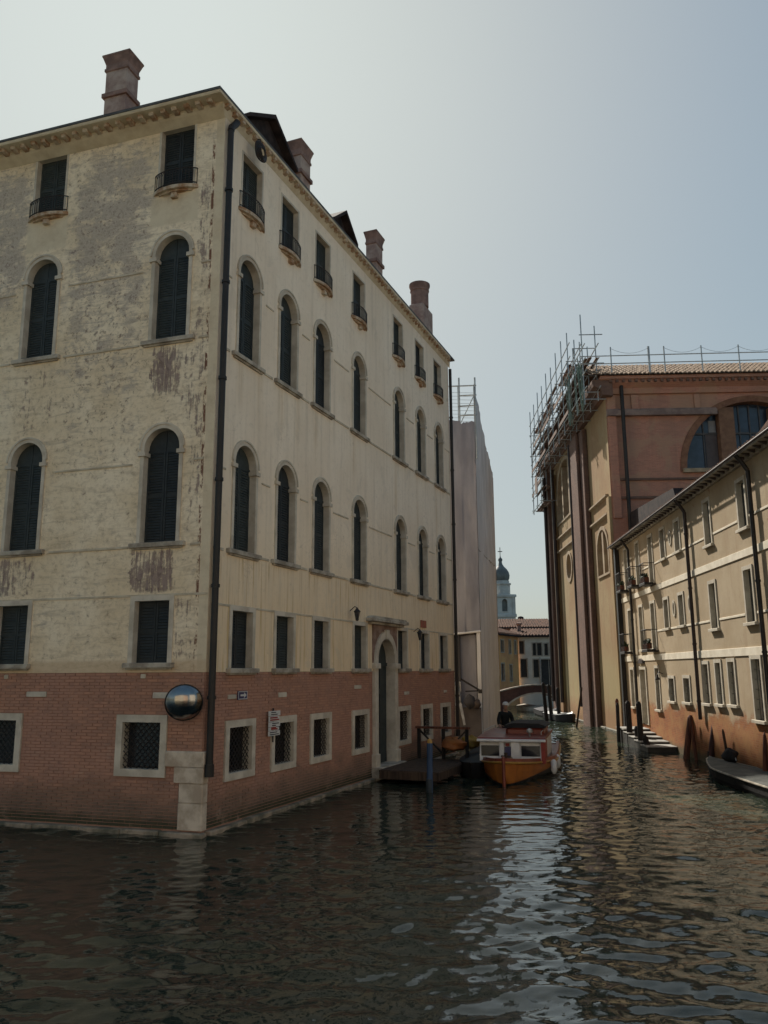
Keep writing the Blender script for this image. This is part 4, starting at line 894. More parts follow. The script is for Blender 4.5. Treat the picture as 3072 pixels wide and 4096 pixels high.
FS.put('roof', MB().add([(-0.9,-0.75,18.66),(WS,-0.75,18.66),(WS,2.3,20.3),(-0.9,2.3,20.3),(-0.9,19,18.6),(WS,19,18.6)], [(0,1,2,3),(3,2,5,4)]).mesh('roof', ROOF))
FC.put('ledge', MB().bbox(-LC-0.2, 0.0, -0.18, 0.0, -0.6, 0.14, 0.03).mesh('ledge', ALGAE))
def Cp(x, y, z): p = FC.P(x, y, z); return (p[0]+CX, p[1]+CY, p[2])
def Sp(x, y, z): p = FS.P(x, y, z); return (p[0]+CX, p[1]+CY, p[2])
# roof guard rail
gr = thing('guard_rail', 'thin steel guard rail with sagging cable along the church roof edge', 'railing', (CX,CY,0), TH_S)
px = [0.28, 2.3, 3.12, 5.1, 7.07, 9.1, 11.1, 13.1]
for i, x in enumerate(px): put('post', MB().tube((x,-0.62,18.70), (x,-0.62,20.28), 0.035 if i != 1 else 0.06, 6).mesh('post', STEEL), gr)
for z in (19.36, 19.80): put('rail', MB().path([(-1.4,-0.62,z-0.03),(2.3,-0.62,z),(5.1,-0.62,z+0.02),(13.1,-0.62,z+0.06)], 0.028, 6).mesh('rail', STEEL), gr)
for a, b in zip(px[:-1], px[1:]):
    if b-a > 1.5: put('cable', MB().path([(a+(b-a)*t, -0.62, 20.2-0.32*4*t*(1-t)*0.9) for t in np.linspace(0,1,9)], 0.010, 4).mesh('cable', STEEL), gr)
# scaffolding hung on the canal front
scf = thing('scaffolding', 'tube and plank scaffolding wrapped round the church eave above the canal', 'scaffolding', (CX,CY,0), TH_C)
def pole(p, q, rr=0.035, name='pole', mat=STEEL): return put(name, MB().tube(p, q, rr, 6).mesh(name, mat), scf)
for x in np.arange(-19.3, 0.9, 1.95):
    far = x < -14.5; zb = 14.9 if far else 17.2
    zt = 22.7+random.uniform(-0.5,0.7)-(0.9 if x > -3 else 0)
    pole((x,-1.15,zb), (x,-1.15,zt)); pole((x,-0.42,zb+0.2), (x,-0.42,zt-random.uniform(0.2,0.9)))
    for z in (zb+0.3, 17.9, 19.55, 21.2): pole((x,-1.28,z), (x,-0.0,z), 0.03, 'transom')
for z in (18.0, 18.9, 19.6, 20.4, 21.25, 22.1):
    for y in (-1.15, -0.42): pole((-19.8,y,z), (0.9 if z < 20.6 else -3.0,y,z), 0.03, 'ledger')
for z in (15.15, 16.1, 16.6, 17.1): pole((-19.9,-1.15,z), (-14.4,-1.15,z), 0.03, 'ledger')
for k, x in enumerate(np.arange(-19.3, -1.5, 3.9)): pole((x,-1.18,18.0), (x+1.95,-1.18,21.2), 0.028, 'brace')
pk = 0
for z, xa, xb in ((15.2,-19.7,-15.3),(16.4,-19.7,-15.6),(17.98,-19.6,0.6),(19.68,-19.5,0.5),(21.32,-19.2,-4.5)):
    x = xa
    while x < xb-0.3:
        l = min(3.6, xb-x)
        for i in range(4):
            if random.random() < (0.72 if z > 17 else 0.6):
                put('plank', MB().box(x+0.02, x+l-0.02+random.uniform(-.1,.15), -1.12+i*0.2, -1.12+i*0.2+0.18, z, z+0.045).mesh('plank', PLANK), scf)
        x += l
for x in (-18.9,-17.2,-15.9): put('toe_board', MB().box(x-0.6, x+0.5, -1.22, -1.19, 15.3+random.uniform(0,1.4), 15.75+random.uniform(0,1.6)+0.3).mesh('toe_board', PLANK), scf)
for x, z in ((-17.5,18.1),(-14,18.1),(-9.5,18.1),(-5.5,18.1),(-12,19.8),(-16,19.8),(-7,19.8)): put('toe_board', MB().box(x-1.6, x+1.5, -1.23, -1.19, z, z+0.22).mesh('toe_board', PLANK), scf)
def net(x0, x1, z0, z1, y):
    nx_, nz_ = 10, 8; vs_ = []; 
    for j in range(nz_+1):
        for i in range(nx_+1): vs_.append((x0+(x1-x0)*i/nx_, y+0.08*math.sin(i*1.7+j)+0.05*math.sin(j*2.3), z0+(z1-z0)*j/nz_))
    return MB().add(vs_, [(j*(nx_+1)+i, j*(nx_+1)+i+1, (j+1)*(nx_+1)+i+1, (j+1)*(nx_+1)+i) for j in range(nz_) for i in range(nx_)])
for k in range(16):
    x = random.uniform(-4.2, 0.2); y = random.uniform(-1.3, -1.0); pole((x,y,17.0+random.uniform(0,0.6)), (x+random.uniform(-0.5,0.5),y-0.1,19.6+random.uniform(-0.4,0.9)), 0.03, 'pole', GREENNET)

# ================================================================== SHEETED BUILDING
SX, SY = 4.54, 39.0; TH_N = R(-3); TH_SD = R(90-14)
shb = thing('sheeted_building', 'tall building under restoration wrapped in grey mauve protective sheeting', 'building', (SX,SY,0))
FN, FD = Frame(shb, 0, 0, TH_N), Frame(shb, 0, 0, TH_SD)
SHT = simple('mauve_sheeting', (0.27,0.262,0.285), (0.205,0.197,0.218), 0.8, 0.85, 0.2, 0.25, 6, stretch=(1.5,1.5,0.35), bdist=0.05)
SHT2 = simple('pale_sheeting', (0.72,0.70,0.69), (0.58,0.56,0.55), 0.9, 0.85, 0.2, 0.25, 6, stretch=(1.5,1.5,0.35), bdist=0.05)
SHT3 = simple('dark_sheeting', (0.065,0.062,0.066), (0.045,0.042,0.046), 0.9, 0.85)
from mathutils import noise as mnoise
def sheet(F, x0, x1, z0, z1, z1b, mat, y=0.0, amp=0.10, nx_=22, nz_=70):
    vs_ = []; o_ = Vector((random.random()*50, random.random()*50, 0))
    for j in range(nz_+1):
        for i in range(nx_+1):
            a = i/nx_; t = j/nz_; zt = z1+(z1b-z1)*a+0.10*mnoise.noise(Vector((a*6,3,0))+o_)*(t > 0.99); z_ = z0+(zt-z0)*t; x_ = x0+(x1-x0)*a
            d = mnoise.noise(Vector((x_*0.9, z_*0.35, 0))+o_)*1.0+mnoise.noise(Vector((x_*3.2, z_*0.55, 4))+o_)*0.45+mnoise.noise(Vector((x_*4, z_*3.0, 9))+o_)*0.22
            tie = 0.35+0.65*abs(math.sin(z_*math.pi/2.0))
            vs_.append((x_, y+amp*d*tie*min(1, 8*a, 8*(1-a))-0.02, z_))
    return F.put('sheet', MB().add(vs_, [(j*(nx_+1)+i, j*(nx_+1)+i+1, (j+1)*(nx_+1)+i+1, (j+1)*(nx_+1)+i) for j in range(nz_) for i in range(nx_)]).mesh('sheet', mat, 80))
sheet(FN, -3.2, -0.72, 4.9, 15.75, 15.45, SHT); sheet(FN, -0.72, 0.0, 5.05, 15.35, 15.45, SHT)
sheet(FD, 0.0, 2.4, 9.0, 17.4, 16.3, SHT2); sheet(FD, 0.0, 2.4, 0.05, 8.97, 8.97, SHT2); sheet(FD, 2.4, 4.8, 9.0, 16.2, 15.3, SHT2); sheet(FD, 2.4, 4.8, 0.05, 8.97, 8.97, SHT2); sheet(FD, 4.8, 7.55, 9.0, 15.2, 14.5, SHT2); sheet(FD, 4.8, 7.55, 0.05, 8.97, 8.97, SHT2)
FN.put('wall', MB().box(-4.5, -0.15, 0.5, 8, -0.6, 15.2).mesh('wall', simple('mauve_render', (0.17,0.145,0.14), (0.12,0.10,0.10), 0.9, 0.9)))
FD.put('wall', MB().box(0.4, 7.4, 0.35, 5, -0.6, 14.3).mesh('wall', simple('tan_render', (0.28,0.235,0.19), (0.2,0.165,0.13), 0.9, 0.9)))
FD.put('wall', MB().box(7.56, 7.7, -0.02, 5, -0.6, 14.3).mesh('wall', simple('ochre_end_render', (0.30,0.19,0.11), (0.2,0.13,0.09), 0.9, 0.9)))
sheet(FN, -0.95, -0.2, 0.3, 4.8, 4.9, SHT, 0.32, 0.10); sheet(FN, -1.5, -0.98, 0.0, 5.6, 5.6, SHT3, 0.1, 0.06)
FN.put('jamb', MB().box(-0.17, 0.0, 0.02, 0.5, -0.3, 5.0).mesh('jamb', SHT2)); FN.put('hem_bar', MB().tube((-1.6,-0.03,4.88), (0.02,-0.03,5.03), 0.05, 6).mesh('hem_bar', SHT2))
FN.put('low_hoarding', MB().box(-2.6, -0.05, -0.05, 0.3, -0.3, 1.5).mesh('low_hoarding', simple('hoarding', (0.115,0.098,0.095), (0.085,0.072,0.07), 1.2, 0.85)))
FD.put('quay_strip', MB().box(0, 9, -0.35, 0.05, -0.6, 0.22).mesh('quay_strip', ALGAE))
sft = thing('roof_scaffold', 'bare steel scaffold frame above the sheeting beside the palazzo', 'scaffolding', (SX,SY,0), TH_N)
for x, y in ((-0.72,0.05),(0.08,0.05),(-0.72,1.1),(0.1,1.1),(-2.2,0.05)): put('pole', MB().tube((x,y,13.5), (x,y,17.75-(0.1 if y > 1 else 0)), 0.045, 6).mesh('pole', STEEL), sft)
for z in (17.3,16.8,16.25,15.75): put('ledger', MB().tube((-0.8 if z < 17 else -2.3,0.05,z), (0.15,0.05,z+0.03), 0.035, 6).mesh('ledger', STEEL), sft); put('ledger', MB().tube((0.1,0.0,z), (0.1,1.2,z), 0.03, 6).mesh('ledger', STEEL), sft)
put('brace', MB().tube((-0.72,1.1,15.5), (0.1,1.1,17.2), 0.03, 6).mesh('brace', STEEL), sft)
for k in range(9): put('net_line', MB().tube((-2.3,0.3,15.6+0.19*k), (0.1,0.3,15.5+0.19*k), 0.010, 4).mesh('net_line', STEEL), sft)
cl = thing('hanging_tarp', 'ragged pale tarp hanging over the hoarding at the foot of the sheeting', 'tarp', (SX-1.12,SY-0.2,0), TH_N)
put('tarp', net(-0.25, 0.12, 1.6, 2.7, 0.0).add([(0.0,-0.05,1.7),(0.14,-0.05,1.7),(0.30,-0.08,0.75),(0.20,-0.1,0.72)], [(0,1,2,3)]).mesh('tarp', simple('dirty_white_tarp', (0.42,0.42,0.43), (0.25,0.25,0.26), 3, 0.8), 60), cl)
bar = thing('slanting_bar', 'dark slanting bar with a hanging bracket in front of the mauve sheeting', 'bar', (SX-1.0,SY-0.25,0), TH_N)
put('bar', MB().tube((0,0,2.82), (0.86,0,2.30), 0.045, 6).mesh('bar', IRON), bar); put('bracket', MB().box(0.80,0.98,-0.05,0.05,2.16,2.34).tube((0.2,0,2.25), (0.85,0,2.28), 0.03, 6).mesh('bracket', IRON), bar)
bin_ = thing('rubble_bag', 'dark bundle of rubble sacks on the hoarding ledge under the slanting bar', 'bundle', (SX-0.6,SY-0.35,1.5), TH_N)
def blob(mb, c, r3, n=10, seed=0):
    rr = random.Random(seed); ph = [rr.random()*6 for _ in range(6)]
    vs_ = []; 
    for j in range(n+1):
        for i in range(n*2):
            t, p = math.pi*j/n, 2*math.pi*i/(2*n); k = 1+0.13*math.sin(3*p+ph[0]+2*t)+0.10*math.sin(5*t+ph[1]+p)
            vs_.append((c[0]+r3[0]*k*math.sin(t)*math.cos(p), c[1]+r3[1]*k*math.sin(t)*math.sin(p), c[2]-r3[2]*math.cos(t)*k))
    return mb.add(vs_, [(j*2*n+i, j*2*n+(i+1)%(2*n), (j+1)*2*n+(i+1)%(2*n), (j+1)*2*n+i) for j in range(n) for i in range(2*n)])
put('sack', blob(MB(), (0,0,0.28), (0.26,0.2,0.3), 8, 3).mesh('sack', SHT3, 60), bin_); put('sack', blob(MB(), (0.3,-0.02,0.18), (0.2,0.16,0.2), 8, 4).mesh('sack', simple('brown_sack', (0.10,0.075,0.065), (0.06,0.045,0.04), 4), 60), bin_)

# ================================================================== FAR END: bridge, houses, tower
BY = 65.0
BRB = brickmat('bridge_brick', (0.15,0.075,0.058), (0.11,0.055,0.045), (0.13,0.09,0.075), damt=0.6, dirt=(0.06,0.042,0.04))
bridge = thing('bridge', 'low arched brick footbridge with pale stone trim across the far canal', 'bridge', (11.9,BY,0))
span, rise, n = 2.6, 1.32, 20
intr = [(-span+2*span*i/n, 0.08+rise*(1-(2*i/n-1)**2)**0.75) for i in range(n+1)]
topc = [(4.2-8.4*i/n, 2.03-0.95*abs(1-2*i/n)**1.8) for i in range(n+1)]
poly = [(-4.2,-0.6),(-span,-0.6)]+intr+[(span,-0.6),(4.2,-0.6)]+topc
put('span', MB().extr(poly, 0, 2.6).mesh('span', BRB), bridge)
put('arch_trim', MB().ring([(x*1.045,z+0.10) for x,z in intr], intr, -0.05, 0.01, 0.1, closed=False).mesh('arch_trim', STONE), bridge)
put('parapet_cap', MB().add([(x,-0.06,z) for x,z in topc]+[(x,-0.06,z+0.10) for x,z in topc]+[(x,0.3,z+0.10) for x,z in topc]+[(x,0.3,z) for x,z in topc],
    [(i,i+21,i+22,i+1) for i in range(20)]+[(i+21,i+42,i+43,i+22) for i in range(20)]+[(i+42,i+63,i+64,i+43) for i in range(20)]).mesh('parapet_cap', STONE_D), bridge)
def far_house(name, label, x, y, th, w_, d, h, mat, rows, roofh=1.4, roofmat=ROOF, shut=SHUT2):
    t = thing(name, label, 'house', (x,y,0), th); F = Frame(t, 0, 0, 0); hs_ = []
    for xc, z0, ww, hh in rows:
        hs_.append(shift(rect(-ww/2,ww/2,0,hh), xc, z0))
        o = put('window', MB().ring(rect(-ww/2-0.1,ww/2+0.1,-0.08,hh+0.1), rect(-ww/2,ww/2,0,hh), -0.05, 0.02, 0.2).mesh('window_surround', CRM_F), t, (xc,0,z0))
        put('pane', MB().box(-ww/2, ww/2, 0.15, 0.17, 0, hh).mesh('pane', shut), o); put('glazing_bar', MB().box(-0.03,0.03,0.10,0.148,0,hh).mesh('glazing_bar', CRM_F if ww > 0.9 else shut), o)
    put('wall', MB().holed(rect(0,w_,-0.6,h), hs_, 0).add([(0,0,-.6),(0,d,-.6),(0,d,h),(0,0,h)], [(3,2,1,0)]).add([(w_,0,-.6),(w_,d,-.6),(w_,d,h),(w_,0,h)], [(0,1,2,3)]).add([(0,d,-.6),(w_,d,-.6),(w_,d,h),(0,d,h)], [(3,2,1,0)]).mesh('wall', mat), t)
    put('eave', MB().bbox(-0.2, w_+0.2, -0.35, 0.1, h-0.02, h+0.14, 0.02).mesh('eave', ROOF_D), t)
    f = Frame(t, 0, 0, 0); tiled(f, 'roof_tiling', -0.2, w_+0.2, -0.35, h+0.16, d/2, h+roofh, roofmat, 0.3)
    put('roof_back', MB().add([(-0.2,d/2,h+roofh),(w_+0.2,d/2,h+roofh),(w_+0.2,d+0.3,h),(-0.2,d+0.3,h),(-0.2,-0.3,h+0.1)], [(0,1,2,3),(0,3,4)]).mesh('roof_back', roofmat), t)
    return t
ORA = simple('orange_plaster', (0.74,0.43,0.18), (0.60,0.30,0.14), 0.6, 0.9, bump=0.2); WHI = simple('pale_plaster', (0.78,0.76,0.66), (0.64,0.61,0.52), 0.5, 0.9, bump=0.2)
h1 = far_house('orange_house', 'narrow orange plaster house left of the far bridge', 10.15, 74.0, R(62), 5.6, 6, 6.35, ORA,
    [(1.15,4.85,0.75,1.05),(3.2,4.75,0.5,1.2),(1.1,2.3,0.8,1.5),(3.3,2.2,0.6,1.5),(4.7,4.75,0.45,1.2)], 1.2)
h2 = far_house('white_house', 'pale house with tall dark ground windows behind the far bridge', 12.75, 79.2, R(-2), 7.5, 7, 6.35, WHI,
    [(0.40,4.75,0.45,1.2),(1.62,4.6,0.32,1.15),(2.1,4.6,0.42,1.15),(2.75,4.6,0.32,1.1),(3.35,4.6,0.42,1.2),(4.35,4.55,0.45,1.1),(5.0,4.55,0.45,1.1),
     (0.55,2.55,0.6,1.7),(1.72,2.55,0.5,1.65),(2.95,1.5,1.5,2.7),(4.75,2.4,1.1,1.8)], 0.95)
put('downpipe', MB().tube((2.1,-0.1,1.5), (2.1,-0.1,4.4), 0.06, 6).mesh('downpipe', STEEL), h2); put('downpipe', MB().tube((3.95,-0.12,1.8), (3.95,-0.12,7.1), 0.11, 6).mesh('downpipe', ORA), h2)
c_ = put('chimney', MB().box(-0.18,0.18,-0.18,0.18,0,0.7).lathe([(0.18,0.7),(0.32,0.95),(0.3,1.0),(0.1,1.05)], 12).mesh('chimney', CHIM), h2, (0.5,2.2,6.8))
bn = thing('red_banner', 'small red banner hanging on the pale house beyond the bridge', 'banner', (16.9,78.9,0)); put('cloth', net(-0.22,0.2,2.2,3.5,0).mesh('cloth', simple('red_cloth', (0.35,0.04,0.045), (0.25,0.03,0.035), 3)), bn); put('stick', MB().tube((-0.22,0,1.8), (-0.22,0,3.6), 0.03, 6).mesh('stick', WOOD), bn)
h3 = far_house('red_roof_house', 'red brick house with a flat dark roof terrace above the pale house', 17.0, 110.0, R(-3), 9, 8, 8.6, simple('red_render', (0.24,0.10,0.075), (0.18,0.08,0.062), 0.6, 0.9), [(4.0,7.2,0.9,0.8),(6.0,7.2,0.9,0.8)], 0.7)
put('terrace', MB().extr([(0,0.9),(1.1,1.35),(2.6,1.05),(2.6,0.85)], -1.2, 2.2).mesh('terrace', ROOF_D), h3, (2.6,2,8.6)); put('terrace_wall', MB().box(2.9,5.0,1.5,4,8.5,9.5).mesh('terrace_wall', ORA), h3)
put('chimney', MB().box(-0.3,0.3,-0.3,0.3,0,0.9).lathe([(0.25,0.9),(0.42,1.3),(0.38,1.6),(0.1,1.7)], 10).mesh('chimney', ROOF_D), h3, (1.4,1,8.7)); put('chimney', MB().box(-0.2,0.2,-0.2,0.2,0,1.0).mesh('chimney', ROOF_D), h3, (5.7,1,8.7))
far_house('terracotta_house', 'terracotta house showing only its roof behind the orange house', 13.2, 96.0, R(-3), 6.2, 7, 8.0, simple('terracotta_render', (0.28,0.14,0.10), (0.2,0.10,0.075), 0.6, 0.9), [(2.0,6.4,0.6,1.0),(4.0,6.4,0.6,1.0)], 1.3)
# bell tower
tw = thing('bell_tower', 'far white bell tower with a dark onion dome and cross', 'bell tower', (23.0,160.0,0))
TWS = simple('tower_stone', (0.66,0.62,0.56), (0.50,0.465,0.42), 0.6, 0.9); DOME = simple('lead_dome', (0.22,0.22,0.205), (0.14,0.14,0.13), 1, 0.6)
put('shaft', MB().bbox(-2.3,2.3,-2.3,2.3,0,13.3,0.06).bbox(-2.5,2.5,-2.5,2.5,13.301,13.9,0.08).mesh('shaft', TWS), tw)
for k in range(4):
    a = k*math.pi/2+R(8); F = Frame(tw, math.sin(a)*0, 0, a)
    mb = MB().holed(rect(-2.05,2.05,13.9,17.2), [shift(arch(1.1,0,2.4), 0, 14.4)], -2.05).ring(shift(arch(1.4,-0.1,2.6),0,14.4), shift(arch(1.1,0,2.4),0,14.4), -2.15, -2.05, -1.6)
    for s in (-1.75, 1.75): mb.bbox(s-0.22, s+0.22, -2.2, -2.05, 13.9, 17.2, 0.03)
    put('belfry_face', mb.mesh('belfry_face', TWS), tw, rz=a)
put('belfry_core', MB().box(-1.5,1.5,-1.5,1.5,13.9,17.2).mesh('belfry_core', DOME), tw, rz=R(8)); put('cornice', MB().bbox(-2.35,2.35,-2.35,2.35,17.2,17.7,0.1).mesh('cornice', TWS), tw, rz=R(8))
put('drum', MB().lathe([(1.75,17.7),(1.75,19.6),(1.95,19.7),(1.95,20.0),(1.6,20.1),(1.6,20.5)], 8, rot=R(30)).mesh('drum', TWS), tw)
put('onion_dome', MB().lathe([(1.45,20.5),(1.68,21.0),(1.75,21.6),(1.62,22.2),(1.25,22.8),(0.75,23.3),(0.42,23.8),(0.3,24.3),(0.42,24.6),(0.42,24.9),(0.2,25.1),(0.1,25.4)], 16).mesh('onion_dome', DOME, 50), tw)
put('cross', MB().box(-0.06,0.06,-0.06,0.06,25.4,27.2).box(-0.45,0.45,-0.05,0.05,26.3,26.45).mesh('cross', IRON), tw)

# ================================================================== BOATS
def hull(L_, B, profile, nst=18, nsec=8, sheer=(0.62,0.42,0.48), keel=-0.25, flare=0.12):
    """bow at y=0, stern at y=L_; returns list of cross sections (outside, from port gunwale round to starboard)"""
    secs = []
    for i in range(nst+1):
        t = i/nst; wdt = B/2*profile(t); zt = sheer[1]+(sheer[0]-sheer[1])*(1-min(1,t/0.5))**2+(sheer[2]-sheer[1])*max(0,(t-0.5)/0.5)**2
        zk = keel*min(1, t/0.12)**0.6+ (zt-0.15)*(1-min(1, t/0.12)**0.6)*0.35
        s = []
        for j in range(nsec+1):
            a = math.pi*(j/nsec); c = math.cos(a); sn = math.sin(a)
            x = -wdt*(abs(c)**0.55)*(1 if c > 0 else -1)*(1-flare*(sn**2)); z = zt-(zt-zk)*sn**0.8
            s.append((x, t*L_*(1)-0.35*(zt-z)*0*t, z))
        secs.append(s)
    return secs
def hull_mesh(mb, secs, mi=lambda z: 0, cap=True):
    n = len(secs[0])
    for a, b in zip(secs[:-1], secs[1:]):
        for j in range(n-1):
            z = (a[j][2]+a[j+1][2]+b[j][2]+b[j+1][2])/4; mb.add([a[j],a[j+1],b[j+1],b[j]], [(0,1,2,3)], mi(z))
    if cap: mb.add(secs[-1], [tuple(range(n))])
    return mb
def rail_path(secs, side, dz=0.0, dx=0.0): return [(s[0 if side < 0 else -1][0]+dx*side, s[0][1], s[0][2]+dz) for s in secs]
ORB = simple('orange_hull_paint', (0.36,0.13,0.028), (0.29,0.10,0.025), 3, 0.35, 0.5, 0.05); RDB = simple('red_brown_deck_paint', (0.22,0.045,0.028), (0.15,0.035,0.024), 3, 0.4, 0.5, 0.05)
NVY = simple('navy_boot_paint', (0.012,0.016,0.024), (0.010,0.012,0.016), 3, 0.4, 0.5, 0.05); YEL = simple('yellow_stripe', (0.40,0.23,0.045), (0.33,0.18,0.04), 3, 0.4, 0.5, 0.05)
BWH = simple('boat_white', (0.72,0.73,0.72), (0.6,0.6,0.59), 3, 0.4, 0.5, 0.05); BLK_ = simple('black_canvas', (0.02,0.02,0.022), (0.013,0.013,0.014), 3, 0.8)
prof = lambda t: min(1, (t/0.42+0.001)**0.62) if t < 0.42 else 1-0.12*((t-0.42)/0.58)**2
bt = thing('work_boat', 'orange and red work boat with white cabin front moored by the scaffolded building', 'boat', (3.34,23.9,0), R(-15))
secs = hull(8.2, 2.5, prof, 22, 14, (0.66,0.42,0.5))
HUL = NB('orange_and_navy_hull', 0.35, 0.5); _p = HUL.sep(HUL.obj())
HUL = HUL.out(HUL.mix(HUL.mr(HUL.math('SUBTRACT', _p[2], HUL.math('MINIMUM', HUL.math('MULTIPLY', _p[1], 0.075), 0.26)), 0.015, 0.03), (0.014,0.018,0.026), HUL.mix(HUL.mr(HUL.noise(HUL.pos(), 3, 5), 0.35, 0.65), (0.40,0.145,0.03), (0.32,0.11,0.025))))
put('hull', hull_mesh(MB(), secs).mesh('hull', HUL, 40), bt)
for s in (-1, 1):
    put('rub_rail', MB().path(rail_path(secs, s, -0.02, 0.015), 0.035, 6).mesh('rub_rail', YEL, 50), bt)
    mb = MB(); p0 = rail_path(secs, s, 0.0); p1 = rail_path(secs, s, 0.10, -0.03)
    mb.add(p0+p1, [(i,i+1,i+1+len(p0),i+len(p0)) for i in range(len(p0)-1)]); mb.add(p1+[(x-0.10*s,y,z) for x,y,z in p1], [(i,i+1,i+1+len(p0),i+len(p0)) for i in range(len(p0)-1)])
    put('bulwark', mb.mesh('bulwark', RDB), bt)
dk = []
pl_, pr_ = rail_path(secs, -1, -0.02), rail_path(secs, 1, -0.02); mb = MB(); mb.add(pl_+pr_, [(i,i+1,i+1+len(pl_),i+len(pl_)) for i in range(len(pl_)-1)]); put('deck', mb.mesh('deck', RDB), bt)
put('stem_post', MB().path([(0,-0.03,-0.2),(0,-0.04,0.4),(0,-0.05,0.80)], 0.05, 8).mesh('stem_post', RDB, 50), bt)
# cabin
cy0, cy1, cw = 2.0, 5.6, 0.98
mb = MB().extx([(cy0,0.42),(cy0+0.12,1.02),(cy0+0.2,1.10),(cy1,1.12),(cy1,0.42)], -cw, cw); cab = put('cabin', mb.mesh('cabin', BWH), bt)
for a, b in ((-0.93,-0.38),(0.30,0.86)): put('window', MB().box(a, b, cy0+0.005, cy0+0.03, 0.62, 0.93).mesh('window', GLASS), cab, rot=(R(-11.3)*0,0,0), loc=(0,-0.005+0.03,0.0))
for a, b in ((-0.36,-0.22),(0.0,0.26)): put('pillar', MB().box(a, b, cy0-0.03, cy0+0.06, 0.44, 1.04).mesh('pillar', BWH), cab)
for k, (a, b, z0, z1, mt) in enumerate(((-0.2,-0.02,0.55,0.9,BLUE),(-0.2,-0.02,0.45,0.54,ORB),(-0.17,-0.06,0.92,1.0,RED))): put('emblem', MB().box(a, b, cy0-0.012+0.1*k*0, cy0+0.05, z0, z1).mesh('emblem', mt), cab)
put('side_panel', MB().box(0.90,1.02,cy0-0.02,cy0+0.9,0.42,1.06).mesh('side_panel', RED), cab)
put('roof', MB().extx([(cy0-0.06,1.10),(cy0-0.02,1.17),(cy0+1.0,1.22),(cy1+0.1,1.20),(cy1+0.1,1.12)], -1.03, 1.03).mesh('roof', RDB), cab)
put('roof_trim', MB().bbox(-1.05,1.05,cy0-0.10,cy0+0.03,1.06,1.13,0.02).mesh('roof_trim', BWH), cab)
put('roof_locker', MB().bbox(-0.28,0.92,cy0+1.0,cy0+2.9,1.2,1.42,0.08).mesh('roof_locker', RDB), cab)
put('canvas_cover', MB().extr([(-0.32,1.40),(0.98,1.40),(1.02,1.46),(0.75,1.54),(0.0,1.55),(-0.3,1.48)], cy0+0.95, cy0+3.0).mesh('canvas_cover', BLK_), cab)
put('engine_cover', MB().bbox(-0.8,0.8,6.3,7.9,0.42,0.80,0.06).mesh('engine_cover', RDB), bt)
for x, y in ((-1.2,3.2),(1.22,2.6),(1.24,4.2)): put('fender', MB().lathe([(0.02,0.42),(0.09,0.36),(0.10,0.1),(0.06,0.0),(0.01,-0.02)], 10, (x,y,0.08)).mesh('fender', BWH, 50), bt)
put('coiled_rope', MB().path([(0.18*math.cos(a*0.7)*(1-a/60),1.0+0.18*math.sin(a*0.7)*(1-a/60),0.56+0.006*a) for a in range(28)], 0.02, 5).mesh('coiled_rope', simple('rope', (0.30,0.25,0.17), (0.2,0.16,0.11), 8)), bt)
for s in (-1, 1): put('handrail', MB().path([(s*0.9,cy0+0.3,1.24),(s*0.9,cy0+0.3,1.33),(s*0.9,cy1-0.3,1.33),(s*0.9,cy1-0.3,1.24)], 0.014, 5).mesh('handrail', STEEL), cab)
put('bow_bitt', MB().tube((0,0.55,0.5), (0,0.55,0.86), 0.05, 8).tube((-0.14,0.55,0.76), (0.14,0.55,0.76), 0.025, 6).mesh('bow_bitt', WOOD), bt)
put('number_plate', MB().box(0.34,0.74,0.0,0.012,0.0,0.10).mesh('number_plate', WHITE), bt, (0.0,cy0-0.02,0.47))
put('searchlight', MB().lathe([(0.02,0.0),(0.03,0.1),(0.09,0.14),(0.09,0.22),(0.02,0.26)], 10, (0.55,cy0+0.25,1.18)).mesh('searchlight', STEEL, 50), cab)
# person at the stern
def skinned(name, verts, edges, radii, mat, parent=None, root=0, sub=2):
    me = bpy.data.meshes.new(name); me.from_pydata(verts, edges, []); me.materials.append(mat)
    o = put(name, me, parent); md = o.modifiers.new('Skin', 'SKIN'); md.use_smooth_shade = True
    if not me.skin_vertices: me.skin_vertices.new()
    for i, r_ in enumerate(radii):
        sv = me.skin_vertices[0].data[i]; sv.radius = r_ if isinstance(r_, tuple) else (r_, r_); sv.use_root = (i == root)
    s = o.modifiers.new('Sub', 'SUBSURF'); s.levels = sub; s.render_levels = sub
    return o
SKIN = simple('skin', (0.36,0.21,0.15), (0.33,0.19,0.135), 8, 0.6, 0.3, 0); JKT = simple('black_jacket', (0.016,0.019,0.020), (0.011,0.013,0.014), 5, 0.8, 0.2, 0.2, 20); TRS = simple('dark_trousers', (0.02,0.022,0.03), (0.014,0.015,0.02), 5, 0.8)
V_ = [(0,0,0.92),(0,-0.02,1.10),(0,-0.05,1.30),(0,-0.08,1.45),(0,-0.10,1.53),(0,-0.13,1.60),(0,-0.15,1.70),(0,-0.14,1.77),
      (-0.19,-0.07,1.42),(-0.27,-0.10,1.20),(-0.30,-0.28,1.02),(-0.30,-0.37,0.98),(0.19,-0.07,1.42),(0.27,-0.06,1.18),(0.26,-0.22,0.98),(0.25,-0.31,0.95),
      (-0.10,0,0.88),(-0.12,-0.03,0.50),(-0.12,0.02,0.09),(-0.12,-0.12,0.04),(0.10,0,0.88),(0.12,-0.03,0.50),(0.12,0.02,0.09),(0.12,-0.12,0.04)]
E_ = [(0,1),(1,2),(2,3),(3,4),(4,5),(5,6),(6,7),(3,8),(8,9),(9,10),(10,11),(3,12),(12,13),(13,14),(14,15),(0,16),(16,17),(17,18),(18,19),(0,20),(20,21),(21,22),(22,23)]
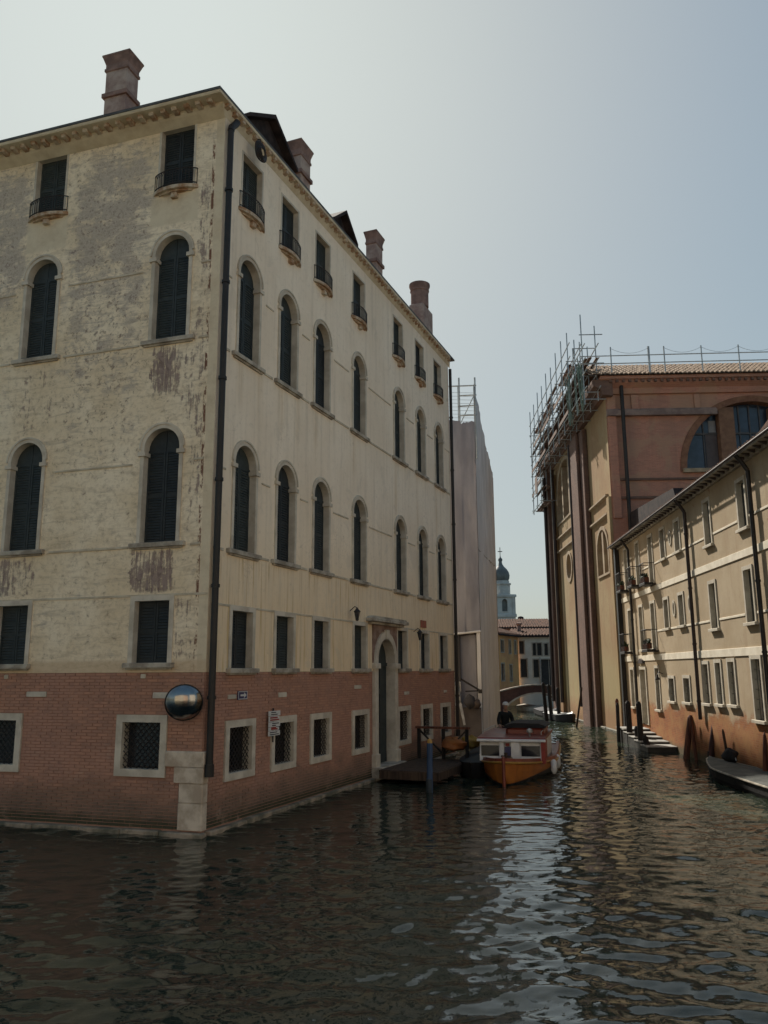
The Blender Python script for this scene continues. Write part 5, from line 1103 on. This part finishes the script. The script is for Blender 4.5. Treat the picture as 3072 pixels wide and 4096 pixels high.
Rd = [(0.15,0.10),(0.14,0.10),(0.16,0.11),(0.12,0.09),0.055,(0.075,0.085),(0.085,0.10),(0.06,0.075),0.065,0.05,0.04,0.045,0.065,0.05,0.04,0.045,0.085,0.06,0.045,0.045,0.085,0.06,0.045,0.045]
per = skinned('person', V_, E_, Rd, SKIN); per.location = (4.46,31.2,0.20); per.rotation_euler = (0,0,R(8))
tag(per, 'person in black jacket and white cap standing at the stern of the orange boat', 'person')
jk = [0,1,2,3,4,8,9,10,12,13,14]; im = {a:i for i,a in enumerate(jk)}
skinned('jacket', [V_[i] for i in jk], [(im[a],im[b]) for a,b in E_ if a in im and b in im], [tuple(x+(0.045 if i == 3 else 0.03) for x in (Rd[i] if isinstance(Rd[i],tuple) else (Rd[i],Rd[i]))) for i in jk], JKT, per)
tr = [0,16,17,18,20,21,22]; im = {a:i for i,a in enumerate(tr)}
skinned('trousers', [V_[i] for i in tr], [(im[a],im[b]) for a,b in E_ if a in im and b in im], [tuple(x+0.02 for x in (Rd[i] if isinstance(Rd[i],tuple) else (Rd[i],Rd[i]))) for i in tr], TRS, per)
put('cap', MB().lathe([(0.115,0.0),(0.118,0.03),(0.10,0.09),(0.05,0.12),(0.005,0.125)], 16, (0,-0.145,1.735)).box(-0.07,0.07,-0.33,-0.22,1.735,1.75).mesh('cap', WHITE, 50), per)
mb = MB()
for s, hx, hy, hz in ((-1,-0.30,-0.37,0.98),(1,0.25,-0.31,0.95)):
    for k in range(4): mb.path([(hx-0.03+0.02*k,hy-0.03,hz),(hx-0.03+0.02*k,hy-0.075-0.01*(k in (1,2)),hz-0.01),(hx-0.03+0.02*k,hy-0.10,hz-0.04)], 0.0095, 6)
    mb.path([(hx-s*0.035,hy,hz),(hx-s*0.06,hy-0.04,hz-0.01),(hx-s*0.055,hy-0.07,hz-0.02)], 0.010, 6)
put('fingers', mb.mesh('fingers', SKIN, 60), per)
# dark covered boat beside the dock
db = thing('dark_boat', 'low dark boat with teal cover moored between the dock and the orange boat', 'boat', (2.55,25.3,0), R(-14))
s2 = hull(6.0, 1.5, prof, 16, 10, (0.5,0.35,0.4)); put('hull', hull_mesh(MB(), s2).mesh('hull', WOOD_K, 40), db)
pa, pb = rail_path(s2, -1, 0.0), rail_path(s2, 1, 0.0); mid = [(0,y,z+0.16*min(1,i/4)) for i,(x,y,z) in enumerate(pa)]; n = len(pa)
TEAL = simple('dark_teal_cover', (0.018,0.030,0.036), (0.012,0.018,0.022), 2, 0.7)
put('cover', MB().add(pa+mid+pb, [(i,i+1,i+1+n,i+n) for i in range(n-1)]+[(i+n,i+1+n,i+1+2*n,i+2*n) for i in range(n-1)]).mesh('cover', TEAL, 60), db)
ow = thing('orange_bundle', 'orange tarpaulin bundle lying on the dark boat behind the dock rail', 'bundle', (2.25,27.6,0.62), R(10)); put('bundle', blob(MB(), (0,0,0.22), (0.40,0.55,0.20), 10, 1).mesh('bundle', simple('orange_tarp', (0.34,0.13,0.035), (0.24,0.085,0.03), 3, 0.7), 60), ow)
yw = thing('yellow_bundle', 'yellow tarpaulin bundle on the dark boat next to the orange one', 'bundle', (2.95,29.0,0.55), R(10)); put('bundle', blob(MB(), (0,0,0.24), (0.36,0.5,0.20), 10, 2).mesh('bundle', simple('yellow_tarp', (0.36,0.22,0.04), (0.26,0.15,0.035), 3, 0.7), 60), yw)
# dock in front of the water door
dock = thing('dock', 'dark wooden landing stage with braced railing before the arched door', 'dock', Rp(DX,0,0), TH_R)
for i in range(12): put('plank', MB().bbox(-1.35+i*0.29, -1.35+i*0.29+0.275, -2.15, -0.36, 0.30+random.uniform(-.006,.006), 0.36, 0.008).mesh('plank', WOOD), dock)
for y in (-2.0,-0.6): put('beam', MB().box(-1.4, 2.15, y-0.07, y+0.07, 0.14, 0.299).mesh('beam', WOOD_K), dock)
put('fascia', MB().box(-1.38, 2.14, -2.20, -2.152, 0.12, 0.34).mesh('fascia', WOOD), dock); put('fascia', MB().box(-1.42, -1.382, -2.16, -0.4, 0.12, 0.34).mesh('fascia', WOOD), dock)
for x, y in ((-1.2,-2.0),(0.4,-2.0),(2.0,-2.0),(2.0,-0.5)): put('pile', MB().tube((x,y,-1.0), (x,y,0.29), 0.09, 8).mesh('pile', WOOD_K), dock)
for y in (-2.05,-1.25,-0.4): put('rail_post', MB().box(2.02,2.12,y-0.05,y+0.05,0.361,1.32).mesh('rail_post', WOOD_K), dock)
put('top_rail', MB().box(1.99,2.15,-2.15,-0.3,1.321,1.39).mesh('top_rail', WOOD_R), dock)
for a, b in ((-2.0,-1.3),(-0.45,-1.2)): put('brace', MB().tube((2.07,a,1.25), (2.07,b,0.55), 0.035, 4).mesh('brace', WOOD_K), dock)
BLUEP = simple('faded_blue_pole', (0.035,0.075,0.16), (0.025,0.05,0.10), 3, 0.6, 0.4, 0.15, 20, stretch=(3,3,0.7))
bp = thing('blue_mooring_pole', 'blue painted mooring pole standing in front of the landing stage', 'pole', (1.17,22.8,0))
put('shaft', MB().tube((0,0,-1), (0.03,0,1.28), 0.088, 12, 0.08).mesh('shaft', BLUEP, 40), bp); put('foot_band', MB().tube((0,0,-0.9), (0.004,0,0.35), 0.091, 12).mesh('foot_band', simple('wet_blue_grey', (0.035,0.05,0.065), (0.02,0.028,0.035), 3, 0.5), 40), bp); put('tip', MB().lathe([(0.08,1.28),(0.06,1.36),(0.01,1.40)], 12, (0.03,0,0)).mesh('tip', YEL, 50), bp)
# covered boat at the right
rb = thing('covered_rowing_boat', 'black boat under a grey cover moored along the right wall', 'boat', (10.35,27.0,0), R(180-3))
prof2 = lambda t: min(1, (t/0.30+0.001)**0.7) if t < 0.30 else 1-0.05*((t-0.3)/0.7)**2
s3 = hull(7.5, 1.35, prof2, 18, 10, (0.42,0.33,0.36)); put('hull', hull_mesh(MB(), s3).mesh('hull', WOOD_K, 40), rb)
GCV = simple('grey_cover', (0.12,0.125,0.115), (0.07,0.075,0.068), 2, 0.8, 0.2, 0.4, 7, bdist=0.04)
pa, pb = rail_path(s3, -1, 0.02), rail_path(s3, 1, 0.02); n = len(pa); mid = [(0.03*math.sin(i*2),y,z+0.05+0.02*math.sin(i*1.3)) for i,(x,y,z) in enumerate(pa)]
put('cover', MB().add(pa+mid+pb, [(i,i+1,i+1+n,i+n) for i in range(n-1)]+[(i+n,i+1+n,i+1+2*n,i+2*n) for i in range(n-1)]).mesh('cover', GCV, 60), rb)
for s in (-1, 1): put('gunwale', MB().path(rail_path(s3, s, 0.0, 0.01), 0.028, 6).mesh('gunwale', STONE_D, 50), rb)
put('stem_iron', MB().path([(0,0.02,0.2),(0,-0.08,0.45),(0,-0.05,0.62)], 0.03, 6).mesh('stem_iron', IRON, 50), rb)
put('lashing', MB().path([(0,-0.04,0.42),(0.12,0.1,0.40),(-0.1,0.2,0.43),(0.08,0.3,0.40)], 0.03, 5).mesh('lashing', STONE), rb)
ob = thing('outboard_motor', 'dark covered outboard motor on the boat at the right wall', 'motor', (10.62,26.0,0.38), R(20)); put('cowl', blob(MB(), (0,0,0.20), (0.20,0.26,0.20), 10, 6).mesh('cowl', BLK_, 60), ob); put('tiller', MB().tube((0,-0.2,0.16), (-0.25,-0.5,0.12), 0.02, 6).mesh('tiller', STEEL), ob)
# landing steps
st = thing('landing_steps', 'dark stone steps going down to the water at the ochre house door', 'steps', (HX,HY,0), TH_B)
steps = [(-9.9,-8.3,0.60),(-8.3,-7.3,0.50),(-7.3,-6.3,0.40),(-6.3,-5.25,0.31),(-5.25,-4.1,0.21)]
NOS = simple('worn_step_edge', (0.33,0.32,0.29), (0.22,0.21,0.19), 3, 0.8); STP = simple('wet_step_stone', (0.055,0.052,0.046), (0.03,0.028,0.025), 3, 0.6)
for i, (a, b, z) in enumerate(steps):
    a += 0.0; p_ = put('step', MB().bbox(a, b, -1.15, -0.005, -0.6, z-0.03, 0.02).mesh('step', STP), st); put('tread', MB().bbox(a-0.02, b+0.03, -1.18, -0.006, z-0.029, z+0.012, 0.008).mesh('tread', NOS), p_)
# mooring posts
def mpost(name, label, base, top, rr, mat, group='mooring posts'):
    t = thing(name, label, 'post', (base[0],base[1],0), 0, group)
    d = Vector((top[0]-base[0], 0.0, top[2])); lo = -d*0.5
    put('shaft', MB().tube(lo, d, rr*1.08, 10, rr*0.92).mesh('shaft', mat, 40), t)
    dn = d.normalized(); put('head', MB().tube(d+dn*0.001, d+dn*0.10, rr*0.92, 10, rr*0.45).mesh('head', mat, 40), t)
mpost('mooring_post', 'thin dark post farthest left before the landing steps', (10.57,38.1), (10.60,0,1.62), 0.085, WOOD_K)
mpost('mooring_post', 'thick black post in the middle before the landing steps', (10.68,36.7), (10.67,0,1.75), 0.13, WOOD_K)
mpost('mooring_post', 'black post nearest the bottom landing step', (10.56,34.75), (10.55,0,1.8), 0.12, WOOD_K)
mpost('mooring_post', 'short stout post between the two tall black posts at the steps', (10.72,35.6), (10.66,0,0.75), 0.12, WOOD_K)
mpost('mooring_post', 'short black stump at the corner of the bottom step', (10.62,34.0), (10.5,0,0.5), 0.12, WOOD_K)
mpost('mooring_post', 'thick reddish post leaning right at the ochre wall', (11.0,30.9), (11.26,0,1.44), 0.11, WOOD_R)
mpost('mooring_post', 'thin brown stake against the wall below the drainpipe', (11.18,30.4), (11.10,0,1.45), 0.06, WOOD_R)
mpost('mooring_post', 'dark red leaning post standing clear in the water beside the ochre wall', (11.0,28.7), (11.28,0,1.43), 0.10, simple('dark_red_wood', (0.085,0.035,0.03), (0.045,0.022,0.02), 2, 0.8, stretch=(6,6,0.6)))
mpost('mooring_post', 'thin brown stake leaning left above the covered boat', (11.0,27.05), (10.88,0,1.2), 0.045, WOOD)
mpost('mooring_post', 'dark post at the right picture edge behind the covered boat', (10.72,24.0), (10.85,0,1.35), 0.07, WOOD_R)
mpost('mooring_post', 'tall dark post far left of the cluster by the church', (9.93,51.5), (9.80,0,2.35), 0.12, WOOD_K, 'posts by the church')
mpost('mooring_post', 'dark post second in the cluster by the church', (10.75,54.0), (10.62,0,2.2), 0.13, WOOD_K, 'posts by the church')
mpost('mooring_post', 'dark post third in the cluster by the church', (11.1,53.4), (11.08,0,2.0), 0.12, WOOD_K, 'posts by the church')
mpost('mooring_post', 'thin stake leaning right against the ochre church bay', (10.85,47.6), (11.25,0,2.15), 0.06, WOOD, 'posts by the church')
mpost('mooring_post', 'dark post in the gap where the church meets the ochre house', (11.45,41.2), (11.45,0,1.7), 0.09, WOOD_R, 'posts by the church')
# far small boats
def small_boat(label, x, y, rz, L_, B, hm, cm):
    t = thing('small_boat', label, 'boat', (x,y,0), rz, 'small boats near the far bridge')
    s_ = hull(L_, B, prof2, 12, 8, (0.55,0.38,0.42)); put('hull', hull_mesh(MB(), s_).mesh('hull', hm, 40), t)
    a, b = rail_path(s_, -1, 0.02), rail_path(s_, 1, 0.02); n = len(a); m_ = [(0,y_,z_+0.12) for x_,y_,z_ in a]
    put('cover', MB().add(a+m_+b, [(i,i+1,i+1+n,i+n) for i in range(n-1)]+[(i+n,i+1+n,i+1+2*n,i+2*n) for i in range(n-1)]).mesh('cover', cm, 60), t)
small_boat('small dark boat with white cover at the foot of the church', 11.55, 51.6, R(5), 4.5, 1.3, WOOD_K, WHITE)
small_boat('pale small boat moored under the bridge arch', 12.6, 63.4, R(20), 4.2, 1.4, STONE, STONE_D)
small_boat('dark small boat moored behind the cluster of posts', 11.6, 56.6, R(0), 5.0, 1.4, WOOD_K, SHT3)

# ================================================================== unseen houses behind the viewpoint: mirror dome reflection, enlarged and added to bounce sunlight
BANK = [('peach_house','tall sunlit peach house on the bank behind the viewpoint',16.0,-13.0,R(176),14,15.5,(0.62,0.45,0.34)),('cream_house','tall sunlit cream house on the bank behind the viewpoint',1.8,-14.0,R(180),15,16.5,(0.62,0.55,0.44)),
        ('yellow_bounce_house','wide unseen pale yellow house added left behind the viewpoint to bounce sunlight',-13.6,-14.0,R(182),16,15.0,(0.62,0.54,0.40)),('white_bounce_house','unseen off-white house added at an angle right of the viewpoint to bounce sunlight',31.0,8.0,R(225),20,16.0,(0.80,0.74,0.64))]
for nm, lb, x, y, rz, w_, h, c_ in BANK:
    far_house(nm, lb, x, y, rz, w_, 8, h, simple(nm+'_plaster', c_, tuple(v*0.88 for v in c_), 0.4, 0.9), [(xx, zz_, 1.0, 1.7) for xx in np.arange(1.5, w_-1.0, 2.9) for zz_ in (1.6,5.0,8.6,12.0)], 1.8)
